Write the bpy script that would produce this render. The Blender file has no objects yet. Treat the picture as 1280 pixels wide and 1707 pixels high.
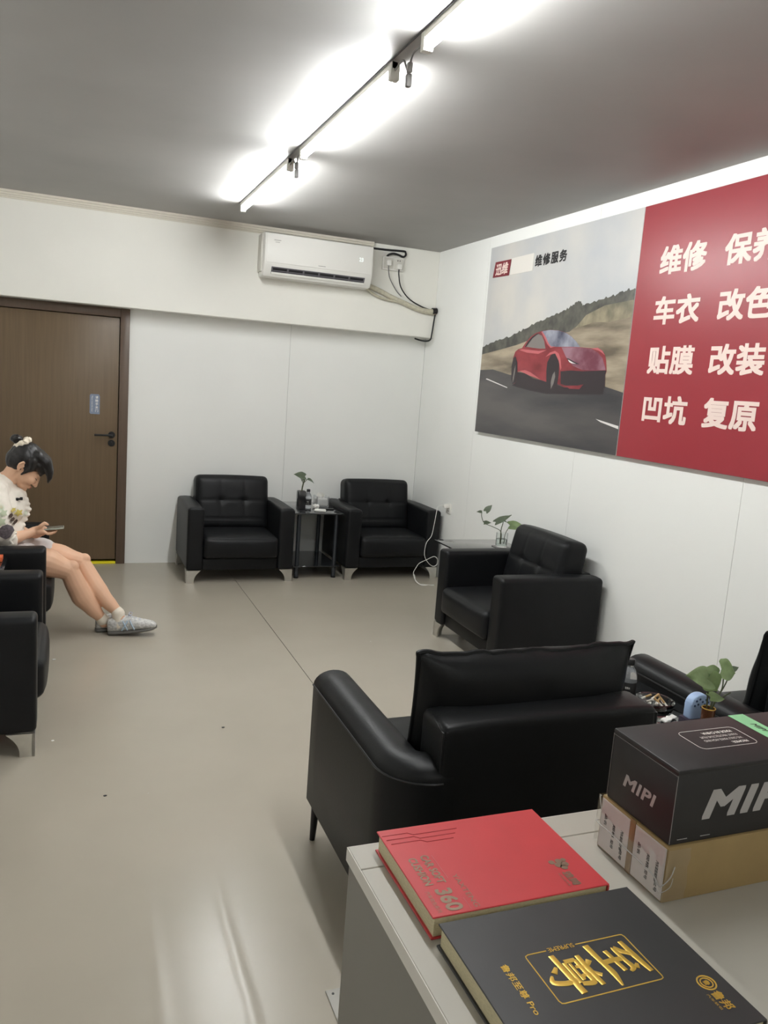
import bpy, bmesh, math, random
from mathutils import Vector, Matrix, noise as mnoise
random.seed(7)
SC = bpy.context.scene
COL = SC.collection

# ------------------------------------------------------------------ camera
F_PX, YAW, PITCH, ROLL, CAM_H = 1331.64, 0.380515, -0.157417, 0.0745854, 1.62
cd = bpy.data.cameras.new('camera'); cam = bpy.data.objects.new('camera', cd); COL.objects.link(cam)
cd.sensor_fit = 'VERTICAL'; cd.sensor_height = 36.0; cd.lens = F_PX / 1707 * 36.0
cd.clip_start = 0.02
_fw = Vector((math.sin(YAW) * math.cos(PITCH), math.cos(YAW) * math.cos(PITCH), math.sin(PITCH)))
_rt = Vector((math.cos(YAW), -math.sin(YAW), 0)); _up = _rt.cross(_fw)
_r2 = math.cos(ROLL) * _rt + math.sin(ROLL) * _up; _u2 = -math.sin(ROLL) * _rt + math.cos(ROLL) * _up
_m = Matrix((_r2, _u2, -_fw)).transposed().to_4x4(); _m.translation = Vector((0, 0, CAM_H))
cam.matrix_world = _m
SC.camera = cam

# ------------------------------------------------------------------ world, exposure, light strength
w = bpy.data.worlds.new('world'); SC.world = w; w.use_nodes = True
w.node_tree.nodes['Background'].inputs[0].default_value = (0.8, 0.85, 1, 1)
w.node_tree.nodes['Background'].inputs[1].default_value = 0.05
SC.view_settings.view_transform = 'Standard'; SC.view_settings.look = 'None'
SC.view_settings.gamma = 1.0; SC.view_settings.use_curve_mapping = False
SC.view_settings.exposure = 0.0
TUBE_STRENGTH = 170.0
TUBE_COLOR = (0.975, 1.0, 1.0, 1)

# ------------------------------------------------------------------ helpers
def lin(c):
    c = c / 255.0
    return c / 12.92 if c <= 0.04045 else ((c + 0.055) / 1.055) ** 2.4
def rgb(r, g, b): return (lin(r), lin(g), lin(b), 1.0)
MATS = {}
def mat(name, col, rough=0.5, metal=0.0, noise=None, bump=None, trans=0.0, ior=1.45, emit=None, coat=0.0, spec=None, stretch=(1, 1, 1), alpha=None, sheen=0.0):
    """principled material; noise=(scale, amount) modulates the colour, bump=(scale, strength, distance)"""
    m = bpy.data.materials.new(name); m.use_nodes = True; nt = m.node_tree
    p = nt.nodes['Principled BSDF']
    p.inputs['Base Color'].default_value = col; p.inputs['Roughness'].default_value = rough
    p.inputs['Metallic'].default_value = metal; p.inputs['Transmission Weight'].default_value = trans
    p.inputs['IOR'].default_value = ior; p.inputs['Coat Weight'].default_value = coat
    p.inputs['Sheen Weight'].default_value = sheen
    if spec is not None: p.inputs['Specular IOR Level'].default_value = spec
    if emit: p.inputs['Emission Color'].default_value = emit[0]; p.inputs['Emission Strength'].default_value = emit[1]
    if alpha is not None: p.inputs['Alpha'].default_value = alpha
    if noise or bump:
        tc = nt.nodes.new('ShaderNodeTexCoord'); mp = nt.nodes.new('ShaderNodeMapping')
        mp.inputs['Scale'].default_value = stretch
        nt.links.new(tc.outputs['Object'], mp.inputs['Vector'])
    if noise:
        n = nt.nodes.new('ShaderNodeTexNoise'); n.inputs['Scale'].default_value = noise[0]; n.inputs['Detail'].default_value = 5
        nt.links.new(mp.outputs[0], n.inputs['Vector'])
        r = nt.nodes.new('ShaderNodeMapRange'); a = noise[1]
        r.inputs['From Min'].default_value = 0.3; r.inputs['From Max'].default_value = 0.7
        r.inputs['To Min'].default_value = 1 - a; r.inputs['To Max'].default_value = 1 + a
        nt.links.new(n.outputs['Fac'], r.inputs['Value'])
        mx = nt.nodes.new('ShaderNodeVectorMath'); mx.operation = 'SCALE'
        mx.inputs[0].default_value = col[:3]; nt.links.new(r.outputs[0], mx.inputs['Scale'])
        nt.links.new(mx.outputs[0], p.inputs['Base Color'])
    if bump:
        n2 = nt.nodes.new('ShaderNodeTexNoise'); n2.inputs['Scale'].default_value = bump[0]; n2.inputs['Detail'].default_value = 6
        nt.links.new(mp.outputs[0], n2.inputs['Vector'])
        b = nt.nodes.new('ShaderNodeBump'); b.inputs['Strength'].default_value = bump[1]; b.inputs['Distance'].default_value = bump[2]
        nt.links.new(n2.outputs['Fac'], b.inputs['Height']); nt.links.new(b.outputs[0], p.inputs['Normal'])
    MATS[name] = m
    return m
def tag(o, label, cat=None, group=None, kind=None):
    o['label'] = label
    if cat: o['category'] = cat
    if group: o['group'] = group
    if kind: o['kind'] = kind
    return o
def thing(name, label, cat, loc=(0, 0, 0), rz=0.0, group=None, kind=None):
    o = bpy.data.objects.new(name, None); COL.objects.link(o); o.empty_display_size = 0.1
    o.location = loc; o.rotation_euler = (0, 0, rz)
    return tag(o, label, cat, group, kind)
def root_loc(o):
    v = Vector((0, 0, 0))
    while o is not None:
        v += Vector(o.location); o = o.parent
    return v
def obj(name, bm, m, parent=None, world=False, smooth=40):
    """link a bmesh (or mesh) as one object; world=True: coordinates are world coordinates (unrotated parents)"""
    if isinstance(bm, bmesh.types.BMesh):
        bmesh.ops.recalc_face_normals(bm, faces=bm.faces)
        me = bpy.data.meshes.new(name); bm.to_mesh(me); bm.free()
    else: me = bm
    if world and parent is not None: me.transform(Matrix.Translation(-root_loc(parent)))
    if m is not None:
        me.materials.clear(); me.materials.append(m)
    if smooth:
        for p in me.polygons: p.use_smooth = True
        me.set_sharp_from_angle(angle=math.radians(smooth))
    o = bpy.data.objects.new(name, me); COL.objects.link(o)
    if parent is not None: o.parent = parent
    return o
def set_origin(o, loc):
    """move a top-level mesh's origin to loc (its coordinates are world coordinates)"""
    o.data.transform(Matrix.Translation(-Vector(loc))); o.location = loc
    return o
def dup(root, loc=None, rz=None, label=None, group=None):
    r = root.copy(); COL.objects.link(r)
    if loc is not None: r.location = loc
    if rz is not None: r.rotation_euler = (0, 0, rz)
    if label: r['label'] = label
    if group: r['group'] = group
    for ch in list(root.children):
        c = ch.copy(); COL.objects.link(c); c.parent = r
        for g in ch.children:
            d = g.copy(); COL.objects.link(d); d.parent = c
    return r
def box(x0, x1, y0, y1, z0, z1, bev=0.0, seg=2, bm=None):
    b = bmesh.new()
    bmesh.ops.create_cube(b, size=1, matrix=Matrix.Translation(((x0 + x1) / 2, (y0 + y1) / 2, (z0 + z1) / 2)) @ Matrix.Diagonal((x1 - x0, y1 - y0, z1 - z0, 1)))
    if bev: bmesh.ops.bevel(b, geom=list(b.edges), offset=bev, segments=seg, profile=0.5, affect='EDGES')
    return join(bm, b)
def join(a, b):
    if a is None: return b
    me = bpy.data.meshes.new('t'); b.to_mesh(me); b.free(); a.from_mesh(me); bpy.data.meshes.remove(me)
    return a
def xform(bm, M):
    bmesh.ops.transform(bm, matrix=M, verts=bm.verts); return bm
def smooth_pts(pts, n=6, closed=False):
    P = [Vector(p) for p in pts]; out = []; N = len(P)
    for i in range(N if closed else N - 1):
        if closed: p0, p1, p2, p3 = P[(i - 1) % N], P[i], P[(i + 1) % N], P[(i + 2) % N]
        else: p0, p1, p2, p3 = P[max(i - 1, 0)], P[i], P[i + 1], P[min(i + 2, N - 1)]
        for k in range(n):
            t = k / n; t2 = t * t; t3 = t2 * t
            out.append(0.5 * ((2 * p1) + (p2 - p0) * t + (2 * p0 - 5 * p1 + 4 * p2 - p3) * t2 + (3 * p1 - p0 - 3 * p2 + p3) * t3))
    if not closed: out.append(P[-1])
    return out
def tube(pts, r, seg=8, closed=False, cap=True, bm=None, flat=None):
    """swept tube; r scalar or list; flat=(a,b) scales the section axes"""
    b = bmesh.new(); P = [Vector(p) for p in pts]; n = len(P)
    R = r if isinstance(r, (list, tuple)) else [r] * n
    T = []
    for i in range(n):
        a = P[(i - 1) % n] if (closed or i > 0) else P[i]; c = P[(i + 1) % n] if (closed or i < n - 1) else P[i]
        T.append((c - a).normalized() if (c - a).length > 1e-9 else Vector((0, 0, 1)))
    ref = Vector((0, 0, 1)) if abs(T[0].z) < 0.9 else Vector((1, 0, 0))
    u = T[0].cross(ref).normalized(); rings = []
    for i in range(n):
        u = (u - T[i] * u.dot(T[i])).normalized(); v = T[i].cross(u)
        fa, fb = flat if flat else (1, 1)
        rings.append([b.verts.new(P[i] + (u * math.cos(2 * math.pi * k / seg) * fa + v * math.sin(2 * math.pi * k / seg) * fb) * R[i]) for k in range(seg)])
    for i in range(n if closed else n - 1):
        A, B = rings[i], rings[(i + 1) % n]
        for k in range(seg): b.faces.new((A[k], A[(k + 1) % seg], B[(k + 1) % seg], B[k]))
    if cap and not closed:
        b.faces.new(rings[0]); b.faces.new(list(reversed(rings[-1])))
    return join(bm, b)
def lathe(prof, seg=20, center=(0, 0, 0), bm=None):
    b = bmesh.new(); rings = []; cx, cy, cz = center
    for r, z in prof:
        if r < 1e-6: rings.append([b.verts.new((cx, cy, cz + z))])
        else: rings.append([b.verts.new((cx + r * math.cos(2 * math.pi * k / seg), cy + r * math.sin(2 * math.pi * k / seg), cz + z)) for k in range(seg)])
    for A, B in zip(rings, rings[1:]):
        for k in range(seg):
            k2 = (k + 1) % seg
            if len(A) == 1 and len(B) == 1: continue
            if len(A) == 1: b.faces.new((A[0], B[k2], B[k]))
            elif len(B) == 1: b.faces.new((A[k], A[k2], B[0]))
            else: b.faces.new((A[k], A[k2], B[k2], B[k]))
    return join(bm, b)
def prism(poly, M, h, bev=0.0, seg=2, bm=None):
    """extrude a 2D polygon by h along local z, then transform by M"""
    b = bmesh.new(); vs = [b.verts.new((x, y, 0)) for x, y in poly]; f = b.faces.new(vs)
    if h:
        r = bmesh.ops.extrude_face_region(b, geom=[f]); nv = [e for e in r['geom'] if isinstance(e, bmesh.types.BMVert)]
        bmesh.ops.translate(b, vec=(0, 0, h), verts=nv)
        bmesh.ops.recalc_face_normals(b, faces=b.faces)
        if bev: bmesh.ops.bevel(b, geom=list(b.edges), offset=bev, segments=seg, profile=0.5, affect='EDGES')
    bmesh.ops.triangulate(b, faces=[f for f in b.faces if len(f.verts) > 4])
    return join(bm, xform(b, M))
def frame(origin, u, v):
    u = Vector(u).normalized(); v = Vector(v); v = (v - u * v.dot(u)).normalized(); n = u.cross(v)
    M = Matrix((u, v, n)).transposed().to_4x4(); M.translation = Vector(origin)
    return M
def flatpoly(pts, M, z=0.0):
    """flat print: thin sheet polygon in a local uv frame"""
    b = bmesh.new(); f = b.faces.new([b.verts.new((x, y, z)) for x, y in pts])
    bmesh.ops.triangulate(b, faces=[f]); return xform(b, M)
def soft(sx, sy, sz, r, step=0.02, fn=None, bm=None, M=None):
    """rounded, finely meshed box centred at 0; fn(p, q) -> displaced point (q: raw cube point in -1..1)"""
    h = (sx / 2, sy / 2, sz / 2)
    def axis(hh):
        inner = hh - r; k = max(2, int(round(2 * inner / step)))
        e = [-hh, -hh + r * 0.25, -hh + r * 0.6]
        return e + [-inner + 2 * inner * i / k for i in range(k + 1)] + [-x for x in reversed(e)]
    A = [axis(x) for x in h]; b = bmesh.new(); V = {}
    def vert(p):
        key = (round(p[0], 6), round(p[1], 6), round(p[2], 6))
        if key not in V:
            q = Vector([max(-(h[i] - r), min(h[i] - r, p[i])) for i in range(3)]); d = Vector(p) - q
            o = q + d.normalized() * r if d.length > 1e-9 else Vector(p)
            if fn: o = fn(o, Vector([p[i] / h[i] for i in range(3)]))
            V[key] = b.verts.new(o)
        return V[key]
    for ax in range(3):
        i, j = [(1, 2), (2, 0), (0, 1)][ax]
        for s in (-1, 1):
            for a in range(len(A[i]) - 1):
                for c in range(len(A[j]) - 1):
                    quad = []
                    for (da, dc) in ((0, 0), (1, 0), (1, 1), (0, 1)):
                        p = [0, 0, 0]; p[ax] = s * h[ax]; p[i] = A[i][a + da]; p[j] = A[j][c + dc]; quad.append(vert(p))
                    if s < 0: quad.reverse()
                    if len(set(quad)) == 4: b.faces.new(quad)
    if M is not None: xform(b, M)
    return join(bm, b)
def text(name, body, m, parent, M, wd=None, ht=None, bold=0.0, shear=0.0, spacing=1.0, thick=0.0004, world=True, line=1.0):
    """lettering as thin geometry, centred on M's origin, scaled to wd x ht; bold strokes are thickened by shifted copies"""
    cu = bpy.data.curves.new('t', 'FONT'); cu.body = body; cu.size = 1; cu.shear = shear
    cu.space_character = spacing; cu.space_line = line; cu.align_x = 'CENTER'; cu.extrude = 0.0; cu.resolution_u = 3
    t = bpy.data.objects.new('t', cu); COL.objects.link(t)
    dg = bpy.context.evaluated_depsgraph_get(); dg.update()
    me = bpy.data.meshes.new_from_object(t.evaluated_get(dg)); bpy.data.objects.remove(t); bpy.data.curves.remove(cu)
    if bold > 0:
        b = bmesh.new()
        for k in range(9):
            c = me.copy(); a = k * math.pi / 4
            q = max(abs(math.cos(a)), abs(math.sin(a))); off = (bold * math.cos(a) / q, bold * math.sin(a) / q, -0.02 - 0.03 * k) if k < 8 else (0, 0, 0)
            c.transform(Matrix.Translation(off)); b.from_mesh(c); bpy.data.meshes.remove(c)
        bpy.data.meshes.remove(me); me = bpy.data.meshes.new(name); b.to_mesh(me); b.free()
    xs = [v.co.x for v in me.vertices] or [0, 1]; ys = [v.co.y for v in me.vertices] or [0, 1]
    cx, cy = (min(xs) + max(xs)) / 2, (min(ys) + max(ys)) / 2
    bw, bh = max(max(xs) - min(xs), 1e-6), max(max(ys) - min(ys), 1e-6)
    sx = wd / bw if wd else None; sy = ht / bh if ht else None
    sx = sx or sy; sy = sy or sx
    me.transform(Matrix.Diagonal((sx, sy, 0.0012, 1)) @ Matrix.Translation((-cx, -cy, 0)))
    me.transform(M @ Matrix.Translation((0, 0, thick)))
    me.name = name
    return obj(name, me, m, parent, world=world, smooth=0)
def ell(c, r, M=None, seg=20):
    b = bmesh.new(); bmesh.ops.create_uvsphere(b, u_segments=seg, v_segments=seg // 2 + 2, radius=1, matrix=Matrix.Diagonal((*r, 1)))
    if M is not None: xform(b, M)
    return xform(b, Matrix.Translation(c))
def limb(pts, seg=14):
    """closed tapered capsule chain through (x,y,z,r) points"""
    P = [Vector(p[:3]) for p in pts]; R = [p[3] for p in pts]
    Q, S = [], []
    n = 5
    for i in range(len(P) - 1):
        for k in range(n):
            t = k / n
            Q.append(P[i].lerp(P[i + 1], t)); S.append(R[i] + (R[i + 1] - R[i]) * (t * t * (3 - 2 * t)))
    Q.append(P[-1]); S.append(R[-1])
    d0 = (Q[0] - Q[1]).normalized(); d1 = (Q[-1] - Q[-2]).normalized()
    pre = [(Q[0] + d0 * S[0] * math.sin(a), S[0] * math.cos(a)) for a in (1.45, 1.1, 0.7, 0.35)]
    post = [(Q[-1] + d1 * S[-1] * math.sin(a), S[-1] * math.cos(a)) for a in (0.35, 0.7, 1.1, 1.45)]
    Q = [p for p, _ in pre] + Q + [p for p, _ in post]; S = [r for _, r in pre] + S + [r for _, r in post]
    return tube(Q, S, seg)
def fuse(parts, voxel, it=3, fac=0.5):
    """union of closed shapes as one continuous skin"""
    b = None
    for p in parts: b = join(b, p)
    bmesh.ops.recalc_face_normals(b, faces=b.faces)
    me = bpy.data.meshes.new('f'); b.to_mesh(me); b.free()
    o = bpy.data.objects.new('f', me); COL.objects.link(o)
    r = o.modifiers.new('r', 'REMESH'); r.mode = 'VOXEL'; r.voxel_size = voxel; r.use_smooth_shade = True
    s = o.modifiers.new('s', 'SMOOTH'); s.factor = fac; s.iterations = it
    dg = bpy.context.evaluated_depsgraph_get(); dg.update()
    out = bpy.data.meshes.new_from_object(o.evaluated_get(dg)); bpy.data.objects.remove(o); bpy.data.meshes.remove(me)
    return out
def wrinkle(me, scale, amp, aniso=(1, 1, 1)):
    ns = [(v.co.copy(), v.normal.copy()) for v in me.vertices]
    for v, (c, n) in zip(me.vertices, ns):
        v.co = c + n * amp * mnoise.noise(Vector((c.x * scale * aniso[0], c.y * scale * aniso[1], c.z * scale * aniso[2])))
    return me

# ------------------------------------------------------------------ materials
M_wall = mat('wall_panel_paint', rgb(239, 239, 235), 0.42, noise=(1.3, 0.02), bump=(9, 0.06, 0.01))
M_beam = mat('beam_paint', rgb(238, 236, 228), 0.5, noise=(1.7, 0.025), bump=(7, 0.05, 0.01))
M_gap = mat('joint_backing', rgb(120, 118, 112), 0.8)  # plain grey of the backing between the wall panels
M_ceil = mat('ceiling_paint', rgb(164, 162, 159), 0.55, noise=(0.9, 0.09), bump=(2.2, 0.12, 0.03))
M_trim = mat('cream_trim', rgb(216, 210, 196), 0.5)
M_under = mat('floor_underlay', rgb(50, 48, 45), 0.8)
M_leather = mat('black_leather', rgb(19, 20, 22), 0.44, noise=(6, 0.15), bump=(160, 0.12, 0.002), spec=0.28)
M_leather2 = mat('black_soft_leather', rgb(17, 18, 19), 0.42, noise=(5, 0.15), bump=(120, 0.14, 0.002), spec=0.26)
M_seam = mat('leather_piping', rgb(17, 18, 19), 0.38)
M_chrome = mat('brushed_steel', rgb(205, 203, 196), 0.28, metal=0.85, noise=(30, 0.05))
M_darkmetal = mat('dark_metal', rgb(52, 50, 52), 0.32, metal=0.8)
M_tglass = mat('dark_table_glass', rgb(38, 40, 42), 0.07, coat=0.6, spec=0.7, noise=(3, 0.05))
M_legmetal = mat('graphite_tube', rgb(74, 78, 84), 0.3, metal=0.7)
M_white = mat('white_plastic', rgb(232, 230, 224), 0.35)
M_offwhite = mat('aged_white_plastic', rgb(214, 211, 202), 0.4)
M_wire = mat('black_rubber', rgb(28, 28, 30), 0.5)
M_tape = mat('pipe_tape', rgb(196, 190, 170), 0.6, noise=(40, 0.14), bump=(60, 0.4, 0.004))
M_dark = mat('slot_black', rgb(26, 25, 28), 0.6)
M_slot = mat('slot_grey', rgb(96, 93, 98), 0.5)
M_doorwood = mat('door_veneer', rgb(104, 86, 64), 0.42, noise=(14, 0.09), stretch=(5, 5, 0.18), bump=(20, 0.05, 0.002))
M_frame = mat('door_frame_veneer', rgb(92, 76, 63), 0.4, noise=(16, 0.08), stretch=(5, 5, 0.2))
M_black = mat('black_hardware', rgb(24, 24, 25), 0.35)
M_yellow = mat('yellow_gap_light', rgb(244, 228, 40), 0.4)  # plain yellow standing in for light leaking under the door
M_signblue = mat('door_sign_plate', rgb(128, 138, 158), 0.35)
M_print = mat('white_print', rgb(236, 233, 226), 0.5)
M_red = mat('sign_red', rgb(146, 48, 56), 0.32, noise=(0.8, 0.04))
M_letter = mat('sign_letter_pink_white', rgb(234, 212, 202), 0.4)
M_blackprint = mat('black_print', rgb(34, 33, 34), 0.5)
M_greyprint = mat('grey_print', rgb(122, 120, 118), 0.5)
M_desk = mat('desk_laminate', rgb(176, 171, 160), 0.4, noise=(3, 0.03))
M_deskside = mat('desk_side_grey', rgb(128, 125, 119), 0.5)
M_edge = mat('desk_edge_band', rgb(214, 210, 202), 0.4)
M_carton = mat('kraft_cardboard', rgb(150, 126, 84), 0.75, noise=(18, 0.06), bump=(60, 0.1, 0.002))
M_label = mat('paper_label', rgb(212, 206, 202), 0.6)
M_boxblack = mat('black_gloss_carton', rgb(33, 31, 31), 0.42, noise=(9, 0.08))
M_silver = mat('silver_foil_print', rgb(176, 172, 170), 0.35, metal=0.3)
M_green = mat('green_label', rgb(150, 214, 160), 0.45, noise=(8, 0.12))
M_redbook = mat('red_book_cloth', rgb(188, 56, 60), 0.38, noise=(20, 0.03), bump=(300, 0.05, 0.001))
M_redbook2 = mat('red_emboss', rgb(160, 28, 36), 0.42)
M_foil = mat('dull_silver_foil', rgb(140, 118, 100), 0.35, metal=0.45)
M_pages = mat('page_edges', rgb(196, 186, 152), 0.7, noise=(160, 0.16), stretch=(1, 1, 8))
M_bookblack = mat('black_book_board', rgb(47, 46, 46), 0.42, noise=(20, 0.04))
M_gold = mat('gold_foil', rgb(222, 182, 84), 0.32, metal=0.55)
M_leaf = mat('pothos_leaf', rgb(156, 176, 128), 0.4, noise=(25, 0.22))
M_leafd = mat('pothos_leaf_dark', rgb(116, 128, 106), 0.42, noise=(25, 0.2))
M_stem = mat('pothos_stem', rgb(78, 84, 56), 0.5)
M_glass = mat('clear_glass', (0.95, 0.97, 0.96, 1), 0.03, trans=1.0, ior=1.45)
M_acryl = mat('clear_acrylic', (0.96, 0.97, 0.98, 1), 0.08, trans=0.85, ior=1.4)
M_amber = mat('amber_glass', rgb(146, 92, 62), 0.12, trans=0.55, ior=1.45)
M_water = mat('water', (0.9, 0.95, 0.93, 1), 0.02, trans=1.0, ior=1.33)
M_pet = mat('bottle_plastic', (0.9, 0.92, 0.95, 1), 0.08, trans=0.8, ior=1.3)
M_tissue = mat('tissue_paper', rgb(238, 236, 230), 0.85)
M_darkpot = mat('dark_glass_vase', rgb(40, 39, 40), 0.12, coat=0.5)
M_blue = mat('light_blue_plastic', rgb(172, 196, 232), 0.35)
M_bluedot = mat('blue_dot_print', rgb(58, 78, 122), 0.5)
M_orange = mat('orange_card', rgb(206, 98, 58), 0.5)
M_butt_w = mat('cigarette_paper', rgb(232, 226, 214), 0.8)
M_butt_o = mat('cigarette_filter', rgb(190, 156, 108), 0.8)
M_skin = mat('skin', rgb(222, 178, 148), 0.48, noise=(5, 0.05), spec=0.35)
M_hair = mat('black_hair', rgb(26, 23, 23), 0.38, noise=(30, 0.25), stretch=(1, 1, 0.25), bump=(60, 0.5, 0.006))
M_sock = mat('white_sock', rgb(226, 216, 200), 0.85, bump=(160, 0.3, 0.002))
M_shorts = mat('pale_shorts', rgb(214, 208, 206), 0.8, bump=(40, 0.2, 0.004))
M_shoe = mat('grey_mesh_shoe', rgb(196, 195, 192), 0.7, noise=(70, 0.34), bump=(220, 0.3, 0.002))
M_sole = mat('shoe_sole', rgb(104, 102, 98), 0.65, noise=(30, 0.1))
M_lace = mat('shoe_lace', rgb(190, 192, 204), 0.7)
M_stripe = mat('shoe_stripe', rgb(176, 196, 212), 0.5)
M_lip = mat('lips', rgb(176, 104, 92), 0.45)
M_brow = mat('eyebrow', rgb(62, 48, 42), 0.7)
M_scrunchie = mat('cream_scrunchie', rgb(232, 220, 200), 0.85, bump=(60, 0.5, 0.005))
M_phone = mat('phone_back', rgb(170, 172, 160), 0.3, metal=0.3)
M_screen = mat('phone_screen', rgb(120, 118, 108), 0.1)
M_tube = mat('tube_glow', (1, 1, 1, 1), 0.5, emit=(TUBE_COLOR, TUBE_STRENGTH))
M_digit = mat('display_digit', rgb(230, 240, 236), 0.4, emit=((0.9, 1, 0.97, 1), 0.8))
M_steelplate = mat('floor_plate', rgb(150, 147, 140), 0.4, metal=0.4)

def film_mat():
    m = bpy.data.materials.new('cling_film'); m.use_nodes = True; nt = m.node_tree; nt.nodes.clear()
    o = nt.nodes.new('ShaderNodeOutputMaterial'); mx = nt.nodes.new('ShaderNodeMixShader')
    t = nt.nodes.new('ShaderNodeBsdfTransparent'); g = nt.nodes.new('ShaderNodeBsdfGlossy')
    g.inputs['Roughness'].default_value = 0.12; mx.inputs[0].default_value = 0.16
    nt.links.new(t.outputs[0], mx.inputs[1]); nt.links.new(g.outputs[0], mx.inputs[2]); nt.links.new(mx.outputs[0], o.inputs[0])
    return m
M_film = film_mat()

def floor_mat():
    """grey-beige vinyl sheet with soft ridges running along the room and mottled gloss"""
    m = mat('vinyl_floor', rgb(169, 161, 147), 0.3, noise=(2.2, 0.03)); nt = m.node_tree; p = nt.nodes['Principled BSDF']
    tc = nt.nodes.new('ShaderNodeTexCoord'); sp = nt.nodes.new('ShaderNodeSeparateXYZ'); nt.links.new(tc.outputs['Object'], sp.inputs[0])
    big = nt.nodes.new('ShaderNodeTexNoise'); big.inputs['Scale'].default_value = 1.6; big.inputs['Detail'].default_value = 2; nt.links.new(tc.outputs['Object'], big.inputs['Vector'])
    fine = nt.nodes.new('ShaderNodeTexNoise'); fine.inputs['Scale'].default_value = 22; fine.inputs['Detail'].default_value = 4; nt.links.new(tc.outputs['Object'], fine.inputs['Vector'])
    def mth(op, a, b=None, c=None):
        n = nt.nodes.new('ShaderNodeMath'); n.operation = op
        for i, v in enumerate((a, b, c)):
            if v is None: continue
            if isinstance(v, (int, float)): n.inputs[i].default_value = v
            else: nt.links.new(v, n.inputs[i])
        return n.outputs[0]
    h = mth('MULTIPLY', fine.outputs['Fac'], 0.018)
    h = mth('ADD', h, mth('MULTIPLY', big.outputs['Fac'], 0.25))
    wob = mth('MULTIPLY', mth('SUBTRACT', big.outputs['Fac'], 0.5), 0.05)
    # fade of the ridges away from the entrance (they flatten out beyond y = 2.6)
    fade = nt.nodes.new('ShaderNodeMapRange'); nt.links.new(sp.outputs['Y'], fade.inputs['Value'])
    fade.inputs['From Min'].default_value = 2.9; fade.inputs['From Max'].default_value = 2.0
    for x0, wd, amp in ((0.238, 0.020, 0.16), (0.45, 0.018, 0.30), (0.72, 0.02, 0.15)):
        d = mth('DIVIDE', mth('SUBTRACT', mth('ADD', sp.outputs['X'], wob), x0), wd)
        g = mth('POWER', 2.718, mth('MULTIPLY', mth('MULTIPLY', d, d), -1.0))
        h = mth('ADD', h, mth('MULTIPLY', mth('MULTIPLY', g, amp), fade.outputs[0]))
    b = nt.nodes.new('ShaderNodeBump'); b.inputs['Strength'].default_value = 0.35; b.inputs['Distance'].default_value = 0.012
    nt.links.new(h, b.inputs['Height']); nt.links.new(b.outputs[0], p.inputs['Normal'])
    r = nt.nodes.new('ShaderNodeMapRange'); nt.links.new(fine.outputs['Fac'], r.inputs['Value'])
    r.inputs['To Min'].default_value = 0.22; r.inputs['To Max'].default_value = 0.29; nt.links.new(r.outputs[0], p.inputs['Roughness'])
    return m
M_floor = floor_mat()

# ------------------------------------------------------------------ the room
XL, XR, YB, YF, ZC = -0.90, 3.0, 6.80, -2.6, 2.80
def structure(name, bm, m, label, parent=None, smooth=0):
    o = obj(name, bm, m, parent, smooth=smooth)
    if parent is None: tag(o, label, None, kind='structure')
    return o
fl = structure('floor', box(XL - 0.1, XR + 0.1, YF - 0.1, YB + 0.3, -0.06, -0.003), M_under, 'grey-beige vinyl floor laid in long sheets')
for x0, x1 in ((XL, 1.2365), (1.2405, XR)):
    obj('vinyl_sheet', box(x0, x1, YF, YB + 0.05, -0.003, 0.0), M_floor, fl, smooth=0)
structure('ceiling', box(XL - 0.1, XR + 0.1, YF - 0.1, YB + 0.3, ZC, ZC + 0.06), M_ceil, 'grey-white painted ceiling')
# right wall in panels with open joints
wr = structure('wall_right', box(XR + 0.006, XR + 0.1, YF - 0.1, YB + 0.3, 0, ZC), M_gap, 'off-white panelled wall behind the red sign')
ys = [YF, -1.30, 0.11, 1.51, 2.911, 4.309, 5.71, YB]
for a, b in zip(ys, ys[1:]): obj('panel', box(XR, XR + 0.006, a + 0.0012, b - 0.0012, 0, ZC), M_wall, wr, smooth=0)
# back wall: panels right of the door, strip left of the door
wb = structure('wall_back', box(0.41, XR + 0.1, YB + 0.006, YB + 0.1, 0, ZC), M_gap, 'off-white panelled back wall under the beam')
for a, b in ((0.425, 1.745), (1.745, XR)): obj('panel', box(a + 0.0012, b - 0.0012, YB, YB + 0.006, 0, ZC), M_wall, wb, smooth=0)
obj('panel', box(XL, -0.575, YB, YB + 0.1, 0, ZC), M_wall, wb, smooth=0)
obj('panel', box(-0.575, 0.425, YB, YB + 0.1, 2.06, ZC), M_wall, wb, smooth=0)
structure('wall_left', box(XL - 0.1, XL, YF - 0.1, YB + 0.3, 0, ZC), M_wall, 'off-white left wall behind the row of armchairs')
structure('wall_front', box(XL - 0.1, XR + 0.1, YF - 0.1, YF, 0, ZC), M_wall, 'off-white wall behind the desk')
structure('trim_1', box(XL, XR, 6.63, YB, 2.06, ZC, 0.004, 1), M_beam, 'boxed white beam across the back wall carrying the air conditioner')
# cream cornice with two ridges, running along the beam under the ceiling
prof = [(0, 2.80), (-0.036, 2.80), (-0.036, 2.784), (-0.026, 2.782), (-0.026, 2.768), (-0.017, 2.766), (-0.017, 2.756), (-0.010, 2.754), (-0.010, 2.744), (0, 2.744)]
b = bmesh.new()
rows = [[b.verts.new((x, 6.63 + y, z)) for y, z in prof] for x in (XL, 2.37)]
for i in range(len(prof)):
    j = (i + 1) % len(prof); b.faces.new((rows[0][i], rows[0][j], rows[1][j], rows[1][i]))
b.faces.new(rows[0]); b.faces.new(list(reversed(rows[1])))
structure('trim_2', b, M_trim, 'thin cream cornice strip between beam and ceiling')

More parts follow.
